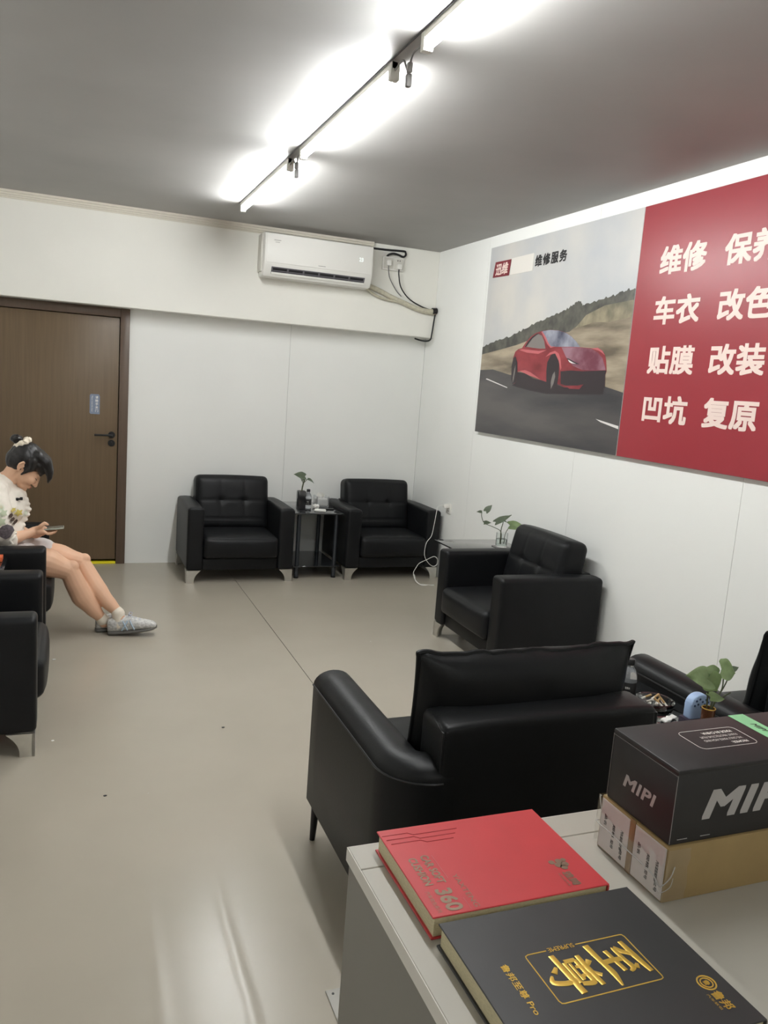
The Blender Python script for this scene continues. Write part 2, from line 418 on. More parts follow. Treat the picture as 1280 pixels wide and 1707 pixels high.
# ------------------------------------------------------------------ door
d = thing('door_1', 'brown wood-veneer door in a dark brown frame', None, (-0.09, YB, 0), kind='structure')
def dp(name, bm, m, par=d, smooth=30): return obj(name, bm, m, par, world=True, smooth=smooth)
dp('door_frame', box(0.362, 0.433, 6.775, 6.90, 0, 2.06, 0.004), M_frame)
dp('door_frame', box(-0.591, -0.520, 6.775, 6.90, 0, 2.06, 0.004), M_frame)
dp('door_frame', box(-0.520, 0.362, 6.775, 6.90, 1.99, 2.058, 0.004), M_frame)
leaf = dp('door_leaf', box(-0.516, 0.357, 6.790, 6.83, 0.038, 1.985, 0.003), M_doorwood)
dp('added_door_backing', box(-0.58, 0.42, 6.86, 6.90, 0.0, 2.05), M_dark)  # unseen dark backing behind the leaf, added to stop light leaks
dp('gap_light_strip', box(-0.520, 0.362, 6.782, 6.86, 0.0, 0.018, 0.002), M_yellow)  # coloured strip painted as the next room's glow in the door gap
hd = dp('door_handle', lathe([(0, 0), (0.027, 0), (0.027, 0.007), (0.024, 0.010), (0.0, 0.010)], 24), M_black)
hd.data.transform(Matrix.Identity(4))
hd.data.transform(Matrix.Translation(root_loc(d))); hd.data.transform(frame((0.312, 6.79, 1.062), (1, 0, 0), (0, 0, 1)))
hd.data.transform(Matrix.Translation(-root_loc(d)))
dp('lever', tube(smooth_pts([(0.312, 6.788, 1.062), (0.312, 6.745, 1.062), (0.300, 6.738, 1.062), (0.18, 6.738, 1.060)], 5), 0.0085, 10), M_black, hd)
kh = dp('lock_plate', xform(lathe([(0, 0), (0.027, 0), (0.027, 0.007), (0.024, 0.010), (0.0, 0.010)], 24), frame((0.312, 6.79, 0.996), (1, 0, 0), (0, 0, 1))), M_black)
dp('lock_knob', box(0.308, 0.316, 6.768, 6.781, 0.984, 1.008, 0.002), M_darkmetal, kh)
# door notice
ds = thing('door_notice', 'small grey-blue notice plate with white characters stuck on the brown door', 'sign', (0.181, 6.79, 1.22))
obj('plate', prism([(-0.030, 0), (0.038, 0), (0.038, 0.14), (0.030, 0.157), (-0.030, 0.157), (-0.038, 0.148), (-0.038, 0.008)], frame((0.181, 6.79, 1.222), (1, 0, 0), (0, 0, 1)), 0.003, 0.0008, 1), M_signblue, ds, world=True)
for i, ch in enumerate('请随手关门'):
    text('character', ch, M_print, ds, frame((0.196, 6.7868, 1.355 - i * 0.0265), (1, 0, 0), (0, 0, 1)), 0.021, 0.021, bold=0.02)
text('small_text', 'Please close the door', M_print, ds, frame((0.162, 6.7868, 1.302), (0, 0, -1), (1, 0, 0)), 0.125, 0.010)

# ------------------------------------------------------------------ ceiling tube lights
LX = 1.10
def tube_light(y0, y1, label):
    yc = (y0 + y1) / 2
    t = thing('tube_light', label, 'light', (LX, yc, ZC), group='batten tube lights in a row on the ceiling')
    L = (y1 - y0) / 2
    obj('housing', box(-0.013, 0.013, -L, L, -0.030, 0.0, 0.003, 1), M_offwhite, t)
    obj('tube', xform(tube([(0, 0, -L + 0.03), (0, 0, L - 0.03)], 0.0155, 14), Matrix.Translation((0.003, 0, -0.048)) @ Matrix.Rotation(math.pi / 2, 4, 'X')), M_tube, t)
    for s in (-1, 1):
        obj('end_cap', box(-0.015, 0.021, s * (L - 0.032) if s < 0 else L - 0.032, s * L if s < 0 else L, -0.067, -0.0, 0.004, 2) if s > 0 else box(-0.015, 0.021, -L, -L + 0.032, -0.067, 0.0, 0.004, 2), M_offwhite, t)
    return t
LIGHTS = [(4.50, 5.83, 'tube light nearest the air conditioner, last in the ceiling row'),
          (2.97, 4.26, 'tube light in the middle of the ceiling row'),
          (1.42, 2.70, 'tube light running off the top edge, above the black sofa'),
          (-2.50, -1.22, 'added unseen tube light behind the camera, brightening the desk')]  # extra lamp added out of view to light the near side of the desk
for a in LIGHTS: tube_light(*a)
# wire running along the ceiling beside the battens, drooping connectors in the gaps
wr1 = obj('light_cable', tube([(LX - 0.017, -2.50, 2.796), (LX - 0.017, 5.86, 2.796)], 0.0028, 6), M_darkmetal)
tag(set_origin(wr1, (LX, 2.5, 2.8)), 'thin dark cable along the ceiling beside the tube lights', 'cable')
for (ya, yb, lab) in ((4.26, 4.50, 'small grey plug connector dangling between the middle and far tube lights'), (2.70, 2.97, 'grey plug connector dangling between the middle and near tube lights')):
    k = thing('plug_connector', lab, 'connector', (LX, (ya + yb) / 2, 2.79), group='plug connectors in the light row')
    m_ = (ya + yb) / 2
    obj('lead', tube(smooth_pts([(LX, ya + 0.005, 2.765), (LX + 0.004, m_ - 0.03, 2.772), (LX + 0.01, m_ + 0.01, 2.745), (LX + 0.012, m_ + 0.02, 2.715)], 5), 0.004, 6), M_greyprint, k, world=True)
    obj('lead', tube(smooth_pts([(LX, yb - 0.005, 2.765), (LX - 0.002, m_ + 0.05, 2.772), (LX + 0.006, m_ + 0.035, 2.745), (LX + 0.012, m_ + 0.02, 2.715)], 5), 0.004, 6), M_greyprint, k, world=True)
    obj('plug', box(LX + 0.002, LX + 0.022, m_ + 0.008, m_ + 0.032, 2.675, 2.72, 0.005, 2), M_greyprint, k, world=True)
    obj('plug', box(LX - 0.004, LX + 0.014, m_ - 0.012, m_ + 0.010, 2.715, 2.75, 0.005, 2), M_greyprint, k, world=True)

# ------------------------------------------------------------------ air conditioner
ac = thing('air_conditioner', 'white wall-mounted split air conditioner on the beam', 'air conditioner', (1.86, 6.63, 2.40))
def ap(n, bm, m, par=ac, smooth=35): return obj(n, bm, m, par, world=True, smooth=smooth)
# profile in (depth from wall, z)
x0, x1 = 1.405, 2.315
pr = [(0.0, 2.745), (0.150, 2.742), (0.185, 2.730), (0.198, 2.70), (0.200, 2.505), (0.193, 2.490), (0.160, 2.414), (0.148, 2.403), (0.03, 2.400), (0.0, 2.405)]
b = bmesh.new()
A = [b.verts.new((x0, 6.63 - dd, z)) for dd, z in pr]; B = [b.verts.new((x1, 6.63 - dd, z)) for dd, z in pr]
for i in range(len(pr)): j = (i + 1) % len(pr); b.faces.new((A[i], A[j], B[j], B[i]))
b.faces.new(A); b.faces.new(list(reversed(B)))
bmesh.ops.recalc_face_normals(b, faces=b.faces)
bmesh.ops.bevel(b, geom=[e for e in b.edges if abs(e.verts[0].co.x - e.verts[1].co.x) < 1e-5], offset=0.012, segments=3, profile=0.5, affect='EDGES')
ap('body', b, M_white)
ap('front_panel', box(x0 + 0.012, x1 - 0.012, 6.424, 6.432, 2.505, 2.728, 0.004, 2), M_white)
ap('side_cap', box(x0 - 0.012, x0 + 0.004, 6.50, 6.63, 2.44, 2.73, 0.005, 2), M_offwhite)
# air outlet: dark slot on the slanted lower front and six louvre openings
Mo = frame((1.86, 6.4535, 2.452), (1, 0, 0), (0, -0.033, 0.076))
ap('outlet', prism([(-0.392, -0.030), (0.392, -0.030), (0.392, 0.028), (-0.392, 0.028)], Mo @ Matrix.Translation((0, 0, -0.002)), 0.005), M_slot)
for i in range(6):
    cx = -0.3225 + i * 0.129
    ap('louvre_opening', prism([(cx - 0.057, -0.010), (cx + 0.057, -0.010), (cx + 0.057, 0.020), (cx - 0.057, 0.020)], Mo @ Matrix.Translation((0, 0, 0.0028)), 0.0012), M_dark)
    ap('louvre_vane', prism([(cx - 0.057, -0.006), (cx + 0.057, -0.006), (cx + 0.057, 0.002), (cx - 0.057, 0.002)], Mo @ Matrix.Translation((0, 0, 0.004)), 0.003, 0.0005, 1), M_slot)
ap('louvre', prism([(-0.39, -0.030), (0.39, -0.030), (0.39, -0.014), (-0.39, -0.014)], Mo @ Matrix.Translation((0, 0, 0.002)), 0.008, 0.001, 1), M_white)
text('display_digits', '23', M_digit, ac, frame((2.205, 6.4236, 2.615), (1, 0, 0), (0, 0, 1)), 0.034, 0.03, bold=0.01)
ap('logo', box(1.845, 1.905, 6.4230, 6.4238, 2.521, 2.526), M_silver, smooth=0)
ap('sticker', box(1.475, 1.53, 6.4230, 6.4238, 2.675, 2.680), M_silver, smooth=0); ap('sticker', box(1.485, 1.52, 6.4230, 6.4238, 2.660, 2.664), M_silver, smooth=0)
# socket box with two plugs
sk = thing('socket_box', 'white double wall socket beside the air conditioner', 'socket', (2.55, 6.63, 2.64))
so = lambda n, bm, m, par=sk: obj(n, bm, m, par, world=True, smooth=35)
so('plate', box(2.462, 2.655, 6.603, 6.63, 2.590, 2.700, 0.004, 2), M_white)
for cx in (2.512, 2.605):
    so('faceplate', box(cx - 0.043, cx + 0.043, 6.599, 6.604, 2.602, 2.690, 0.003, 2), M_offwhite)
for cx, cz in ((2.595, 2.674), (2.615, 2.674)):
    so('pin_hole', box(cx - 0.003, cx + 0.003, 6.597, 6.600, cz - 0.005, cz + 0.005), M_dark)
p1 = thing('power_plug', 'white plug with grey cord in the left socket beside the air conditioner', 'plug', (2.505, 6.60, 2.64), group='plugs beside the air conditioner')
obj('plug_body', box(2.487, 2.528, 6.565, 6.599, 2.622, 2.668, 0.008, 3), M_white, p1, world=True)
obj('cord', tube(smooth_pts([(2.508, 6.582, 2.625), (2.512, 6.590, 2.59), (2.535, 6.60, 2.52), (2.60, 6.605, 2.43), (2.655, 6.612, 2.385)], 6), 0.0045, 8), M_greyprint, p1, world=True)
p2 = thing('power_plug', 'black power cord plugged into the right socket beside the air conditioner', 'plug', (2.60, 6.60, 2.61), group='plugs beside the air conditioner')
obj('plug_body', box(2.585, 2.628, 6.570, 6.599, 2.602, 2.645, 0.006, 2), M_white, p2, world=True)
obj('cord', tube(smooth_pts([(2.607, 6.588, 2.604), (2.610, 6.592, 2.56), (2.64, 6.598, 2.46), (2.72, 6.60, 2.375), (2.83, 6.602, 2.325), (2.93, 6.606, 2.300), (2.985, 6.606, 2.300)], 6), 0.0055, 8), M_wire, p2, world=True)
cb = obj('conduit_cable', tube(smooth_pts([(2.50, 6.618, 2.700), (2.51, 6.60, 2.716), (2.55, 6.596, 2.728), (2.60, 6.598, 2.722), (2.64, 6.60, 2.712), (2.665, 6.606, 2.728), (2.665, 6.612, 2.752), (2.645, 6.618, 2.762), (2.50, 6.622, 2.755), (2.33, 6.622, 2.752)], 6), 0.009, 8), M_wire)
tag(set_origin(cb, (2.6, 6.62, 2.73)), 'black looped cable above the white double socket', 'cable')
pi = thing('taped_pipe', 'cream tape-wrapped pipe from the air conditioner to the right wall', 'pipe', (2.65, 6.60, 2.35))
obj('pipe', tube(smooth_pts([(2.29, 6.56, 2.428), (2.36, 6.585, 2.432), (2.45, 6.60, 2.408), (2.56, 6.60, 2.368), (2.68, 6.60, 2.332), (2.80, 6.60, 2.298), (2.92, 6.60, 2.285), (2.995, 6.60, 2.295)], 6), 0.021, 12), M_tape, pi, world=True)
obj('drain_hose', tube(smooth_pts([(2.31, 6.57, 2.415), (2.40, 6.59, 2.370), (2.50, 6.60, 2.345), (2.62, 6.60, 2.335), (2.74, 6.60, 2.300), (2.84, 6.60, 2.275), (2.93, 6.60, 2.268), (2.995, 6.60, 2.272)], 6), 0.010, 10), M_tape, pi, world=True)
obj('end_collar', tube([(2.955, 6.60, 2.290), (2.995, 6.60, 2.294)], 0.028, 14), M_darkmetal, pi, world=True)
cb = obj('hanging_cable', tube(smooth_pts([(2.985, 6.60, 2.268), (2.975, 6.595, 2.20), (2.965, 6.592, 2.10), (2.958, 6.60, 2.045), (2.93, 6.63, 2.030), (2.89, 6.67, 2.035), (2.86, 6.72, 2.048)], 6), 0.007, 8), M_wire)
tag(set_origin(cb, (2.96, 6.6, 2.03)), 'black cable hanging from the pipe collar over the beam edge', 'cable')

# ------------------------------------------------------------------ wall sign (photo print + red lettering)
SX = 2.965
sg = thing('wall_sign', 'large wall sign with a red sports car print and white characters on red', 'sign', (XR, 3.9, 1.31))
MS = lambda u, v, n=0.0: frame((SX - n, -u, v), (0, -1, 0), (0, 0, 1))      # u runs towards the viewer along the wall
def sgp(n, bm, m, par=sg, smooth=0): return obj(n, bm, m, par, world=True, smooth=smooth)
def photo_mat():
    """printed photograph background: overcast sky, paler and warmer towards the hills"""
    m = mat('printed_sky', rgb(205, 203, 198), 0.32); nt = m.node_tree; p = nt.nodes['Principled BSDF']
    tc = nt.nodes.new('ShaderNodeTexCoord'); n = nt.nodes.new('ShaderNodeTexNoise'); n.inputs['Scale'].default_value = 1.6; n.inputs['Detail'].default_value = 4
    nt.links.new(tc.outputs['Object'], n.inputs['Vector'])
    cr = nt.nodes.new('ShaderNodeValToRGB'); e = cr.color_ramp.elements
    e[0].position = 0.35; e[0].color = rgb(184, 186, 188); e[1].position = 0.65; e[1].color = rgb(206, 202, 195)
    nt.links.new(n.outputs['Fac'], cr.inputs['Fac']); nt.links.new(cr.outputs[0], p.inputs['Base Color'])
    return m
def streak_mat(name, c0, c1, scale, stretch, lo=0.35, hi=0.65):
    m = mat(name, c0, 0.32); nt = m.node_tree; p = nt.nodes['Principled BSDF']
    tc = nt.nodes.new('ShaderNodeTexCoord'); mp = nt.nodes.new('ShaderNodeMapping'); mp.inputs['Scale'].default_value = stretch; mp.inputs['Rotation'].default_value = (math.radians(-12), 0, 0)
    n = nt.nodes.new('ShaderNodeTexNoise'); n.inputs['Scale'].default_value = scale; n.inputs['Detail'].default_value = 6
    nt.links.new(tc.outputs['Object'], mp.inputs[0]); nt.links.new(mp.outputs[0], n.inputs['Vector'])
    cr = nt.nodes.new('ShaderNodeValToRGB'); e = cr.color_ramp.elements; e[0].position = lo; e[0].color = c0; e[1].position = hi; e[1].color = c1
    nt.links.new(n.outputs['Fac'], cr.inputs['Fac']); nt.links.new(cr.outputs[0], p.inputs['Base Color'])
    return m
M_psky = photo_mat()
M_phill = streak_mat('printed_dry_hill', rgb(96, 86, 72), rgb(174, 160, 138), 3.0, (1, 0.6, 3.5))
M_ptrees = streak_mat('printed_trees', rgb(62, 62, 58), rgb(96, 94, 86), 14, (1, 1, 1))
M_proad = streak_mat('printed_road', rgb(56, 55, 58), rgb(92, 88, 86), 1.6, (1, 0.5, 3))
M_pcar = streak_mat('printed_car_red', rgb(112, 34, 42), rgb(146, 56, 62), 5, (1, 1, 2))
M_pcarhl = mat('printed_car_highlight', rgb(186, 98, 102), 0.32)
M_pcardk = mat('printed_car_dark', rgb(46, 38, 42), 0.32)
M_phood = streak_mat('printed_hood', rgb(104, 48, 64), rgb(150, 112, 124), 6, (1, 1, 1.5))
M_pglass = streak_mat('printed_windscreen', rgb(66, 68, 88), rgb(150, 152, 164), 7, (1, 1, 1))
M_pglass2 = mat('printed_window', rgb(122, 116, 112), 0.32)
M_pwhite = mat('printed_white', rgb(224, 220, 216), 0.32)
U0, U1, U2, V0, V1 = -5.618, -3.845, -2.05, 1.312, 2.703
sgp('photo_board', box(SX, XR - 0.001, -U1 + 0.001, -U0, V0, V1, 0.002, 1), M_psky)
sgp('red_board', box(SX, XR - 0.001, -U2, -U1 - 0.001, V0, V1, 0.002, 1), M_red)
def pr_(n, pts, m, lay): return sgp(n, flatpoly(pts, MS(0, 0, 0.0004 * lay)), m)
tr_top = [(-5.618, 1.963), (-5.387, 2.012), (-5.18, 2.032), (-4.992, 2.084), (-4.814, 2.125), (-4.672, 2.15), (-4.537, 2.173), (-4.437, 2.212), (-4.388, 2.224), (-4.33, 2.191), (-4.165, 2.223), (-4.029, 2.234), (-3.923, 2.253), (-3.847, 2.26)]
jag = []
for (a, b2) in zip(tr_top, tr_top[1:]):
    for k in range(8):
        t = k / 8; jag.append((a[0] + (b2[0] - a[0]) * t, a[1] + (b2[1] - a[1]) * t + random.uniform(-0.004, 0.014)))
jag.append(tr_top[-1])
pr_('printed_treeline', jag + [(-3.847, 1.68), (-5.618, 1.79)], M_ptrees, 1)
pr_('printed_hillside', [(-5.618, 1.908), (-5.337, 1.941), (-5.1, 1.971), (-4.974, 1.994), (-4.458, 2.042), (-4.295, 2.115), (-4.20, 2.13), (-4.112, 2.12), (-4.0, 2.135), (-3.847, 2.15), (-3.847, 1.66), (-5.618, 1.76)], M_phill, 2)
pr_('printed_scrub', [(-4.40, 2.06), (-4.295, 2.138), (-4.112, 2.185), (-3.847, 2.20), (-3.847, 2.105), (-4.05, 2.085), (-4.2, 2.09)], streak_mat('printed_scrub', rgb(98, 94, 78), rgb(150, 140, 116), 9, (1, 1, 1)), 3)
pr_('printed_road', [(-5.618, 1.789), (-5.418, 1.795), (-5.161, 1.759), (-4.6, 1.72), (-4.02, 1.706), (-3.847, 1.677), (-3.847, 1.314), (-5.617, 1.314)], M_proad, 4)
pr_('printed_lane', [(-4.077, 1.511), (-3.853, 1.484), (-3.85, 1.466), (-4.026, 1.495)], M_pwhite, 5)
pr_('printed_lane', [(-5.499, 1.727), (-5.178, 1.669), (-5.177, 1.663), (-5.517, 1.721)], M_pwhite, 5)
car = pr_('printed_car', [(-5.129, 1.727), (-5.139, 1.809), (-5.133, 1.879), (-5.111, 1.923), (-5.071, 1.941), (-5.023, 1.947), (-4.982, 1.983), (-4.924, 2.021), (-4.86, 2.046), (-4.783, 2.059), (-4.685, 2.062), (-4.578, 2.054), (-4.493, 2.037), (-4.428, 2.013), (-4.363, 1.975), (-4.318, 1.942), (-4.261, 1.938), (-4.186, 1.934), (-4.133, 1.936), (-4.085, 1.917), (-4.054, 1.89), (-4.039, 1.859), (-4.023, 1.796), (-4.032, 1.775), (-4.022, 1.702), (-4.086, 1.689), (-4.232, 1.69), (-4.278, 1.683), (-4.425, 1.684), (-4.533, 1.71), (-4.662, 1.719), (-4.754, 1.734), (-4.873, 1.756), (-4.998, 1.785), (-5.046, 1.785), (-5.054, 1.697), (-5.104, 1.696)], M_pcar, 6)
def cp(n, pts, m, lay): return obj(n, flatpoly(pts, MS(0, 0, 0.0004 * lay)), m, car, world=True, smooth=0)
cp('underside', [(-5.051, 1.779), (-4.947, 1.774), (-4.835, 1.739), (-4.73, 1.729), (-4.662, 1.719), (-4.45, 1.69), (-4.03, 1.695), (-4.03, 1.660), (-4.649, 1.640), (-4.855, 1.655), (-5.114, 1.683), (-5.057, 1.709)], M_pcardk, 7)
cp('windscreen', [(-4.782, 2.056), (-4.685, 2.061), (-4.578, 2.053), (-4.493, 2.036), (-4.428, 2.012), (-4.363, 1.975), (-4.318, 1.942), (-4.416, 1.946), (-4.537, 1.948), (-4.653, 1.95), (-4.69, 1.977), (-4.731, 2.019)], M_pglass, 7)
cp('roof_line', [(-4.79, 2.053), (-4.775, 2.053), (-4.725, 2.015), (-4.683, 1.972), (-4.65, 1.952), (-4.60, 1.951), (-4.655, 1.943), (-4.70, 1.968), (-4.742, 2.01)], M_pcarhl, 8)
cp('side_window', [(-4.954, 1.964), (-4.92, 2.0), (-4.879, 2.026), (-4.824, 2.039), (-4.777, 2.026), (-4.742, 1.99), (-4.716, 1.939), (-4.794, 1.94), (-4.887, 1.948), (-4.97, 1.955)], M_pglass2, 7)
cp('window_edge', [(-4.985, 1.955), (-4.95, 1.99), (-4.90, 2.022), (-4.85, 2.04), (-4.80, 2.045), (-4.845, 2.032), (-4.895, 2.010), (-4.94, 1.975), (-4.97, 1.953)], M_pcardk, 8)
cp('hood', [(-4.526, 1.945), (-4.415, 1.943), (-4.308, 1.939), (-4.204, 1.932), (-4.127, 1.907), (-4.077, 1.875), (-4.04, 1.817), (-4.033, 1.804), (-4.161, 1.8), (-4.272, 1.802), (-4.373, 1.826), (-4.463, 1.882)], M_phood, 7)
cp('grille', [(-4.507, 1.791), (-4.387, 1.798), (-4.271, 1.794), (-4.024, 1.802), (-4.032, 1.775), (-4.021, 1.697), (-4.086, 1.689), (-4.251, 1.69), (-4.311, 1.705), (-4.428, 1.701), (-4.491, 1.711)], M_pcardk, 8)
cp('bumper_lip', [(-4.427, 1.696), (-4.329, 1.701), (-4.237, 1.715), (-4.278, 1.683), (-4.385, 1.683)], M_pcar, 9)
cp('headlight', [(-4.454, 1.876), (-4.431, 1.873), (-4.368, 1.854), (-4.303, 1.837), (-4.356, 1.837), (-4.416, 1.845)], M_pcardk, 9)
cp('headlight_glow', [(-4.437, 1.866), (-4.421, 1.862), (-4.375, 1.847), (-4.34, 1.839), (-4.395, 1.843), (-4.418, 1.850)], M_pwhite, 10)
wheel1 = [(-4.676, 1.789), (-4.676, 1.848), (-4.642, 1.895), (-4.602, 1.909), (-4.556, 1.888), (-4.531, 1.837), (-4.523, 1.768), (-4.53, 1.699), (-4.564, 1.657), (-4.616, 1.649), (-4.658, 1.695)]
cp('wheel', wheel1, M_pcardk, 9)
cp('wheel', [(-5.129, 1.727), (-5.141, 1.822), (-5.127, 1.879), (-5.098, 1.891), (-5.065, 1.847), (-5.05, 1.772), (-5.057, 1.709), (-5.103, 1.692)], M_pcardk, 9)
cp('rim', [(-4.608, 1.72), (-4.596, 1.767), (-4.574, 1.79), (-4.562, 1.756), (-4.574, 1.709), (-4.599, 1.673)], M_pglass2, 10)
cp('rim', [(-5.108, 1.74), (-5.098, 1.80), (-5.085, 1.83), (-5.083, 1.79), (-5.09, 1.73), (-5.103, 1.70)], M_pglass2, 10)
cp('sill', [(-5.023, 1.788), (-4.951, 1.795), (-4.878, 1.781), (-4.804, 1.757), (-4.743, 1.735), (-4.873, 1.756)], M_pcarhl, 9)
cp('fender_highlight', [(-4.705, 1.883), (-4.656, 1.912), (-4.595, 1.923), (-4.549, 1.905), (-4.522, 1.871), (-4.501, 1.814), (-4.508, 1.797), (-4.541, 1.859), (-4.591, 1.906), (-4.643, 1.9)], M_pcarhl, 10)
cp('fender_highlight', [(-4.204, 1.932), (-4.133, 1.936), (-4.085, 1.917), (-4.054, 1.89), (-4.085, 1.905), (-4.12, 1.918), (-4.16, 1.926)], M_pcarhl, 10)
cp('shoulder_highlight', [(-5.06, 1.935), (-5.02, 1.94), (-4.80, 1.925), (-4.70, 1.93), (-4.80, 1.905), (-4.95, 1.915)], M_pcarhl, 7)
# logo block, covered patch, and service lettering
lg = sgp('logo_block', prism([(-5.552, 2.477), (-5.312, 2.473), (-5.295, 2.585), (-5.525, 2.588)], MS(0, 0, 0.0), 0.004), mat('logo_maroon', rgb(122, 40, 50), 0.4))
text('logo_text', '迅维', M_letter, sg, MS(-5.42, 2.530, 0.0046), 0.185, 0.085, bold=0.03, shear=0.12)
sgp('white_patch', prism([(-5.290, 2.474), (-4.985, 2.474), (-4.985, 2.592), (-5.290, 2.590)], MS(0, 0, 0), 0.003), mat('patch_paper', rgb(224, 219, 211), 0.5))
text('service_text', '维修服务', M_blackprint, sg, MS(-4.77, 2.533, 0.0008), 0.385, 0.078, bold=0.035, spacing=1.25)
for word, u, v, ww in (('维修', -3.49, 2.388, 0.345), ('保养', -3.025, 2.388, 0.345), ('车衣', -3.49, 2.125, 0.345), ('改色', -3.02, 2.125, 0.345),
                       ('贴膜', -3.488, 1.862, 0.352), ('改装', -3.028, 1.864, 0.350), ('凹坑', -3.486, 1.600, 0.345), ('复原', -3.024, 1.602, 0.350)):
    text('sign_text', word, M_letter, sg, MS(u, v, 0.0012), ww, 0.150, bold=0.03, spacing=1.04)

# ------------------------------------------------------------------ armchairs
def make_armchair(label):
    """square armchair, front towards local -y, depth 0.70, width 0.84"""
    t = thing('armchair', label, 'armchair', group='square black leather armchairs')
    for s in (-1, 1):
        def arm_fn(p, q):
            if q.z > 0.9: p = p + Vector((0, 0, 0.006 * (1 - q.x * q.x)))
            return p + Vector((0, 0, -0.012 * max(0, q.y) ** 2 if q.z > 0.5 else 0))
        obj('armrest', soft(0.125, 0.69, 0.49, 0.022, 0.035, arm_fn, M=Matrix.Translation((s * 0.3575, 0.0, 0.345))), M_leather, t)
    obj('base', box(-0.296, 0.296, -0.325, 0.28, 0.10, 0.19, 0.010, 2), M_leather, t)
    obj('rear_panel', box(-0.296, 0.296, 0.275, 0.343, 0.10, 0.585, 0.014, 3), M_leather, t)
    def seat_fn(p, q):
        ex = 1 - q.x ** 4; ey = 1 - q.y ** 4; ez = 1 - q.z ** 4
        p = p.copy()
        if q.z > 0.95: p.z += 0.016 * ex * ey
        if q.y < -0.95: p.y -= 0.018 * ex * ez
        return p
    obj('seat_cushion', soft(0.588, 0.46, 0.172, 0.032, 0.03, seat_fn, M=Matrix.Translation((0, -0.135, 0.277))), M_leather, t)
    W, H, D = 0.604, 0.44, 0.17
    def back_fn(p, q):
        p = p.copy(); front = q.y < -0.9; e = (1 - q.x ** 6) * (1 - q.z ** 6)
        if front:
            p.y -= 0.020 * e
            gx = max(math.exp(-((p.x - s * 0.098) / 0.010) ** 2) for s in (-1, 1)); gz = math.exp(-((p.z - 0.02) / 0.010) ** 2)
            gz2 = math.exp(-((p.z + 0.13) / 0.008) ** 2)
            p.y += e * (0.0030 * gx + 0.0050 * gz + 0.0045 * gz2)
            for s in (-1, 1): p.y += 0.012 * math.exp(-(((p.x - s * 0.098) ** 2 + (p.z - 0.02) ** 2) / 0.028 ** 2))
        if q.z > 0.95: p.z += 0.006 * (1 - q.x ** 2) + 0.012 * (1 - q.y * q.y) * 0.6
        # slight taper: narrower at the top, wedge thicker below
        k = (q.z + 1) / 2; p.y += -0.02 * (1 - k) * (1 if q.y < 0 else 0)
        return p
    obj('back_cushion', soft(W, D, H, 0.040, 0.0125, back_fn, M=Matrix.Translation((0, 0.192, 0.552)) @ Matrix.Rotation(math.radians(-9), 4, 'X')), M_leather, t)
    for sx in (-1, 1):
        for sy in (-1, 1):
            n = 7
            poly = [(0, 0), (0.058, 0)] + [(0.058 + 0.052 * (k / n) ** 2.2, 0.012 + 0.088 * k / n) for k in range(n + 1)] + [(0, 0.10)]
            cx, cy = sx * 0.418, sy * 0.340
            fr = prism(poly, frame((cx, cy, 0), (-sx, 0, 0), (0, 0, 1)), 0.012)
            sd = prism(poly, frame((cx, cy, 0), (0, -sy, 0), (0, 0, 1)), 0.012)
            # keep both plates inside the footprint
            for bm_, axis, want in ((fr, 1, -sy), (sd, 0, -sx)):
                m0 = sum(v.co[axis] for v in bm_.verts) / len(bm_.verts); ref = (cx, cy)[axis]
                if (m0 - ref) * want < 0:
                    off = [0, 0, 0]; off[axis] = want * 0.012; bmesh.ops.translate(bm_, vec=off, verts=bm_.verts)
            obj('leg', join(fr, sd), M_chrome, t, smooth=20)
    return t
A1 = make_armchair('black leather armchair against the back wall, nearer the brown door')
A1.location = (1.262, 6.435, 0)
dup(A1, (2.548, 6.435, 0), 0, 'black leather armchair in the corner under the air conditioner, white cable beside it')
dup(A1, (2.612, 4.222, 0), -math.pi / 2, 'black leather armchair under the car print on the right wall, seen from its side')
dup(A1, (-0.460, 5.072, 0), math.pi / 2, 'black leather armchair the seated woman sits on')
dup(A1, (-0.460, 3.795, 0), math.pi / 2, 'empty black leather armchair cut off at the left edge, nearest the camera')

# ------------------------------------------------------------------ side tables
def make_table(label, wx, dy, loc, rz=0, si=0.012):
    t = thing('side_table', label, 'table', loc, rz, 'dark glass side tables')
    obj('table_top', box(-wx / 2, wx / 2, -dy / 2, dy / 2, 0.538, 0.550, 0.003, 2), M_tglass, t)
    obj('lower_shelf', box(-wx / 2 + si, wx / 2 - si, -dy / 2 + si, dy / 2 - si, 0.098, 0.106, 0.002, 1), M_tglass, t)
    for sx in (-1, 1):
        for sy in (-1, 1):
            cx, cy = sx * (wx / 2 - max(0.05, si + 0.02)), sy * (dy / 2 - max(0.05, si + 0.02))
            lg = obj('leg', tube([(cx, cy, 0.012), (cx, cy, 0.538)], 0.017, 14), M_legmetal, t)
            obj('foot', lathe([(0, 0), (0.02, 0), (0.02, 0.009), (0.013, 0.013), (0, 0.013)], 14, (cx, cy, 0)), M_black, lg)
            obj('collar', lathe([(0.0171, 0), (0.023, 0), (0.023, 0.012), (0.0171, 0.012)], 14, (cx, cy, 0.085)), M_legmetal, lg)
    return t
make_table('dark glass side table between the two back-wall armchairs', 0.42, 0.60, (1.905, 6.455, 0))
make_table('dark glass side table by the right wall holding the clear glass plant vase', 0.54, 0.47, (2.722, 4.880, 0), 0, 0.075)
make_table('dark glass side table at the left edge between the two left armchairs', 0.58, 0.41, (-0.595, 4.432, 0))
make_table('narrow dark glass side table with the ashtray between the two sofas', 0.285, 0.60, (1.948, 2.10, 0))

